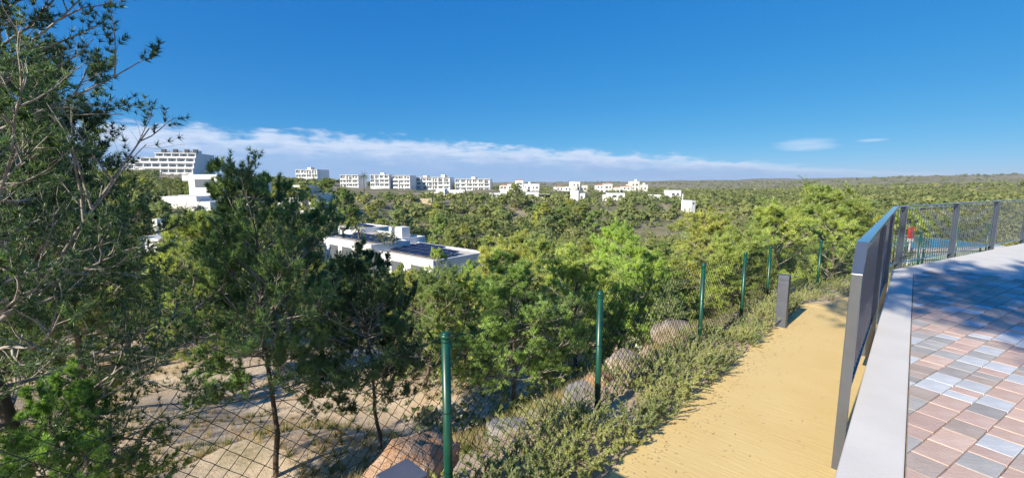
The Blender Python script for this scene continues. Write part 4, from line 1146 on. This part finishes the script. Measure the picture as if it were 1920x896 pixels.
def try_tree(y, u, mind, hlo, hhi):
    x = (u - 960) / FPX * y
    e = float(edge_dist(np.array([x]), np.array([y]))[0][0])
    if e < 3.2 or (u > 1640 and y < 27): return
    if u < 760 and y < 24 and not (u < 260 and y > 20): return
    if abs(x + 14) < 16 and 37 < y < 68 and (x * 0.65 + 14 * 0.65) > -30:
        lx = (x + 7.9) * math.sin(R(41)) + (y - 42) * math.cos(R(41)); ly = -(x + 7.9) * math.cos(R(41)) + (y - 42) * math.sin(R(41))
        if -4.5 < lx < 13.5 and -2.5 < ly < 29: return
    # bare terrace right of centre
    if 1120 < u < 1400 and 70 < y < 125 and rgw.random() < 0.8: return
    if 740 < u < 815 and 110 < y < 150: return
    for px, py in placed:
        if (px - x) ** 2 + (py - y) ** 2 < mind * mind: return
    H = rgw.uniform(hlo, hhi); g = gz(x, y)
    lim = vmin_allowed(u, y) + rgw.uniform(0, 8)
    zlim = aty(u, lim, y)[2]
    H = min(H, zlim - g)
    if H < 1.6: return
    placed.append((x, y)); forest.append((u, y, x, g, H))
for _ in range(9000):
    y = 9 + 54 * rgw.random() ** 0.75; u = rgw.uniform(20, 1720)
    try_tree(y, u, 2.6 if y < 30 else 3.4, 3.6, 6.2)
    if len(forest) >= 185: break
n_a = len(forest)
for _ in range(6000):
    y = rgw.uniform(60, 135); u = rgw.uniform(150, 1700)
    try_tree(y, u, 4.6, 4.5, 7.5)
    if len(forest) >= n_a + 80: break
zones = {}
for f in forest:
    u, y = f[0], f[1]
    side = 'left of the tall young pine' if u < 480 else 'around the solar villa' if u < 930 else 'in the middle valley' if u < 1180 else 'above the fence posts' if u < 1450 else 'towards the railing corner'
    band = 'nearest row' if y < 19 else 'second row' if y < 28 else 'third row' if y < 40 else 'fourth row' if y < 55 else 'far row' if y < 85 else 'farthest row'
    zones.setdefault((band, side), []).append(f)
for (band, side), fs in zones.items():
    fs.sort()
    for i, (u, y, x, g, H) in enumerate(fs):
        if u > 930 and y < 45: tone = rgw.choice(('bright yellow-green', 'bright yellow-green', 'fresh green', 'yellowish olive', 'olive green'))
        else: tone = rgw.choice(('olive green', 'olive green', 'grey-green', 'deep green', 'yellowish olive'))
        VV_ = rgw.choice(VM) if y < 32 else rgw.choice(VF)
        wide = rgw.uniform(0.95, 1.3) * (1.0 if H > 3 else 1.3)
        lab = f'{tone} pine, {ORD[min(i, 29)]} from left in {band} {side}'
        place_pine(VV_, x, y, g - 0.1, H, tone, lab, f'pines of the wooded valley', wide)
print('forest', len(forest))

# ---------------------------------------------------------------- undergrowth, far woods (uncountable mass)
def clump_mass(name, pts, size, n, leaf, m, label, cat, flat=0.6, seed=1):
    rng = np.random.default_rng(seed)
    N = len(pts)
    d = nz(rng.normal(size=(N, n, 3))); d[..., 2] = np.abs(d[..., 2]) * 1.0
    r = rng.uniform(0.55, 1.0, (N, n, 1)) * size[:, None, None]
    lump = 1 + 0.25 * np.sin(d[..., 0:1] * 5 + pts[:, None, 0:1]) * np.cos(d[..., 1:2] * 5 + pts[:, None, 1:2])
    c = pts[:, None] + d * r * lump * np.array([1, 1, flat])
    nrm_ = nz(d + rng.normal(size=d.shape) * 0.55)
    uu = nz(np.cross(nrm_, rng.normal(size=d.shape))); vv = np.cross(nrm_, uu)
    ls = leaf * size[:, None, None] * rng.uniform(0.6, 1.3, (N, n, 1))
    Vt = np.stack([c + uu * ls, c - uu * ls * 0.6 + vv * ls, c - uu * ls * 0.5 - vv * ls * 0.9], 2).reshape(-1, 3)
    o = kind(ob(name, mesh(name, Vt, np.arange(len(Vt)).reshape(-1, 3), m)), 'stuff'); tag(o, label, cat)
    return o
rng = np.random.default_rng(77)
def in_view(n, y0, y1, pw, u0=-80, u1=2000):
    y = y0 + (y1 - y0) * rng.uniform(0, 1, n) ** pw; u = rng.uniform(u0, u1, n)
    x = (u - 960) / FPX * y
    return u, x, y
# under-storey bushes in the valley
u, x, y = in_view(4400, 8, 130, 1.3)
e = edge_dist(x, y)[0]
lx = (x + 7.9) * math.sin(R(41)) + (y - 42) * math.cos(R(41)); ly = -(x + 7.9) * math.cos(R(41)) + (y - 42) * math.sin(R(41))
ok = (e > 2.5) & ~((u > 1645) & (y < 25)) & ~((u < 760) & (y < 20)) & ~((lx > -3) & (lx < 13) & (ly > -2) & (ly < 29)) & ~((u > 1120) & (u < 1400) & (y > 70) & (y < 125) & (rng.uniform(0, 1, len(u)) < 0.6))
ok &= ~((u > 740) & (u < 815) & (y > 110))
x, y = x[ok], y[ok]
size = rng.uniform(0.35, 1.1, len(x)) * np.clip(y / 30, 0.7, 1.6)
clump_mass('undergrowth', np.column_stack([x, y, ground_z(x, y) - 0.1]), size, 44, 0.12, M_bush, 'low scrub and bushes under the valley pines', 'undergrowth', 0.75, 5)
u, x, y = in_view(1500, 58, 118, 0.9, 100, 1950)
lx = (x + 7.9) * math.sin(R(41)) + (y - 42) * math.cos(R(41)); ly = -(x + 7.9) * math.cos(R(41)) + (y - 42) * math.sin(R(41))
ok = ~((lx > -3) & (lx < 14) & (ly > -2) & (ly < 33)) & ~((u > 1130) & (u < 1390) & (y > 76) & (rng.uniform(0, 1, len(u)) < 0.75)) & ~((u > 320) & (u < 470) & (y > 70))
x, y, u = x[ok], y[ok], u[ok]
size = rng.uniform(0.7, 2.3, len(x)); z = ground_z(x, y)
ok = 345 + (EYE - z - size * 1.6) / y * FPX > np.where(u < 800, 400, 376)
clump_mass('valley_thicket', np.column_stack([x, y, z + 0.4])[ok], size[ok], 110, 0.15, M_far, 'dense thicket between the valley pines and the settlement', 'thicket', 1.1, 9)
# woods from the settlement outwards
u, x, y = in_view(9000, 115, 420, 0.8)
keep = ~((u > 560) & (u < 1320) & (y > 170) & (y < 215) & (rng.uniform(0, 1, len(u)) < 0.4))
x, y, u = x[keep], y[keep], u[keep]
size = rng.uniform(0.8, 1.0, len(x)) * (0.9 + 2.4 * rng.uniform(0, 1, len(x)) ** 2)
z = ground_z(x, y)
# keep the settlement in view
top = z + size * 1.5
vt_ = 345 + (EYE - top) / y * FPX
lim = np.where(u < 620, np.where(u < 300, 316, 331), np.where(u < 1320, np.where(y < 330, 358, 354), 348.5))
ok = vt_ > lim
x, y, z, size = x[ok], y[ok], z[ok], size[ok]
clump_mass('near_woodland', np.column_stack([x, y, z + 0.5]), size, 40, 0.30, M_far, 'mixed pine woodland around the white settlement', 'woodland', 1.15, 6)
u, x, y = in_view(9000, 420, 3200, 1.5, -300, 2200)
z = ground_z(x, y); size = rng.uniform(2.0, 4.2, len(x)) * np.clip(y / 900, 1, 2.2)
clump_mass('far_woodland', np.column_stack([x, y, z]), size, 18, 0.46, M_far, 'distant woodland spreading to the horizon', 'woodland', 0.75, 8)

# ---------------------------------------------------------------- air
hz = MB().box(-4200, 4200, -300, 3600, -60, 110).me('haze', None)
hm = bpy.data.materials.new('thin_air_haze'); hm.use_nodes = True; hm.node_tree.nodes.clear()
k = NT(hm.node_tree)
pv = k.n('ShaderNodeVolumePrincipled'); pv.inputs['Color'].default_value = (0.80, 0.88, 1.0, 1); pv.inputs['Density'].default_value = 0.00008; pv.inputs['Anisotropy'].default_value = 0.2
o_ = k.n('ShaderNodeOutputMaterial'); k.l(pv.outputs[0], o_.inputs['Volume'])
hz.materials.append(hm)
tag(kind(ob('haze', hz), 'stuff'), 'faint blue haze over the far woods', 'haze')
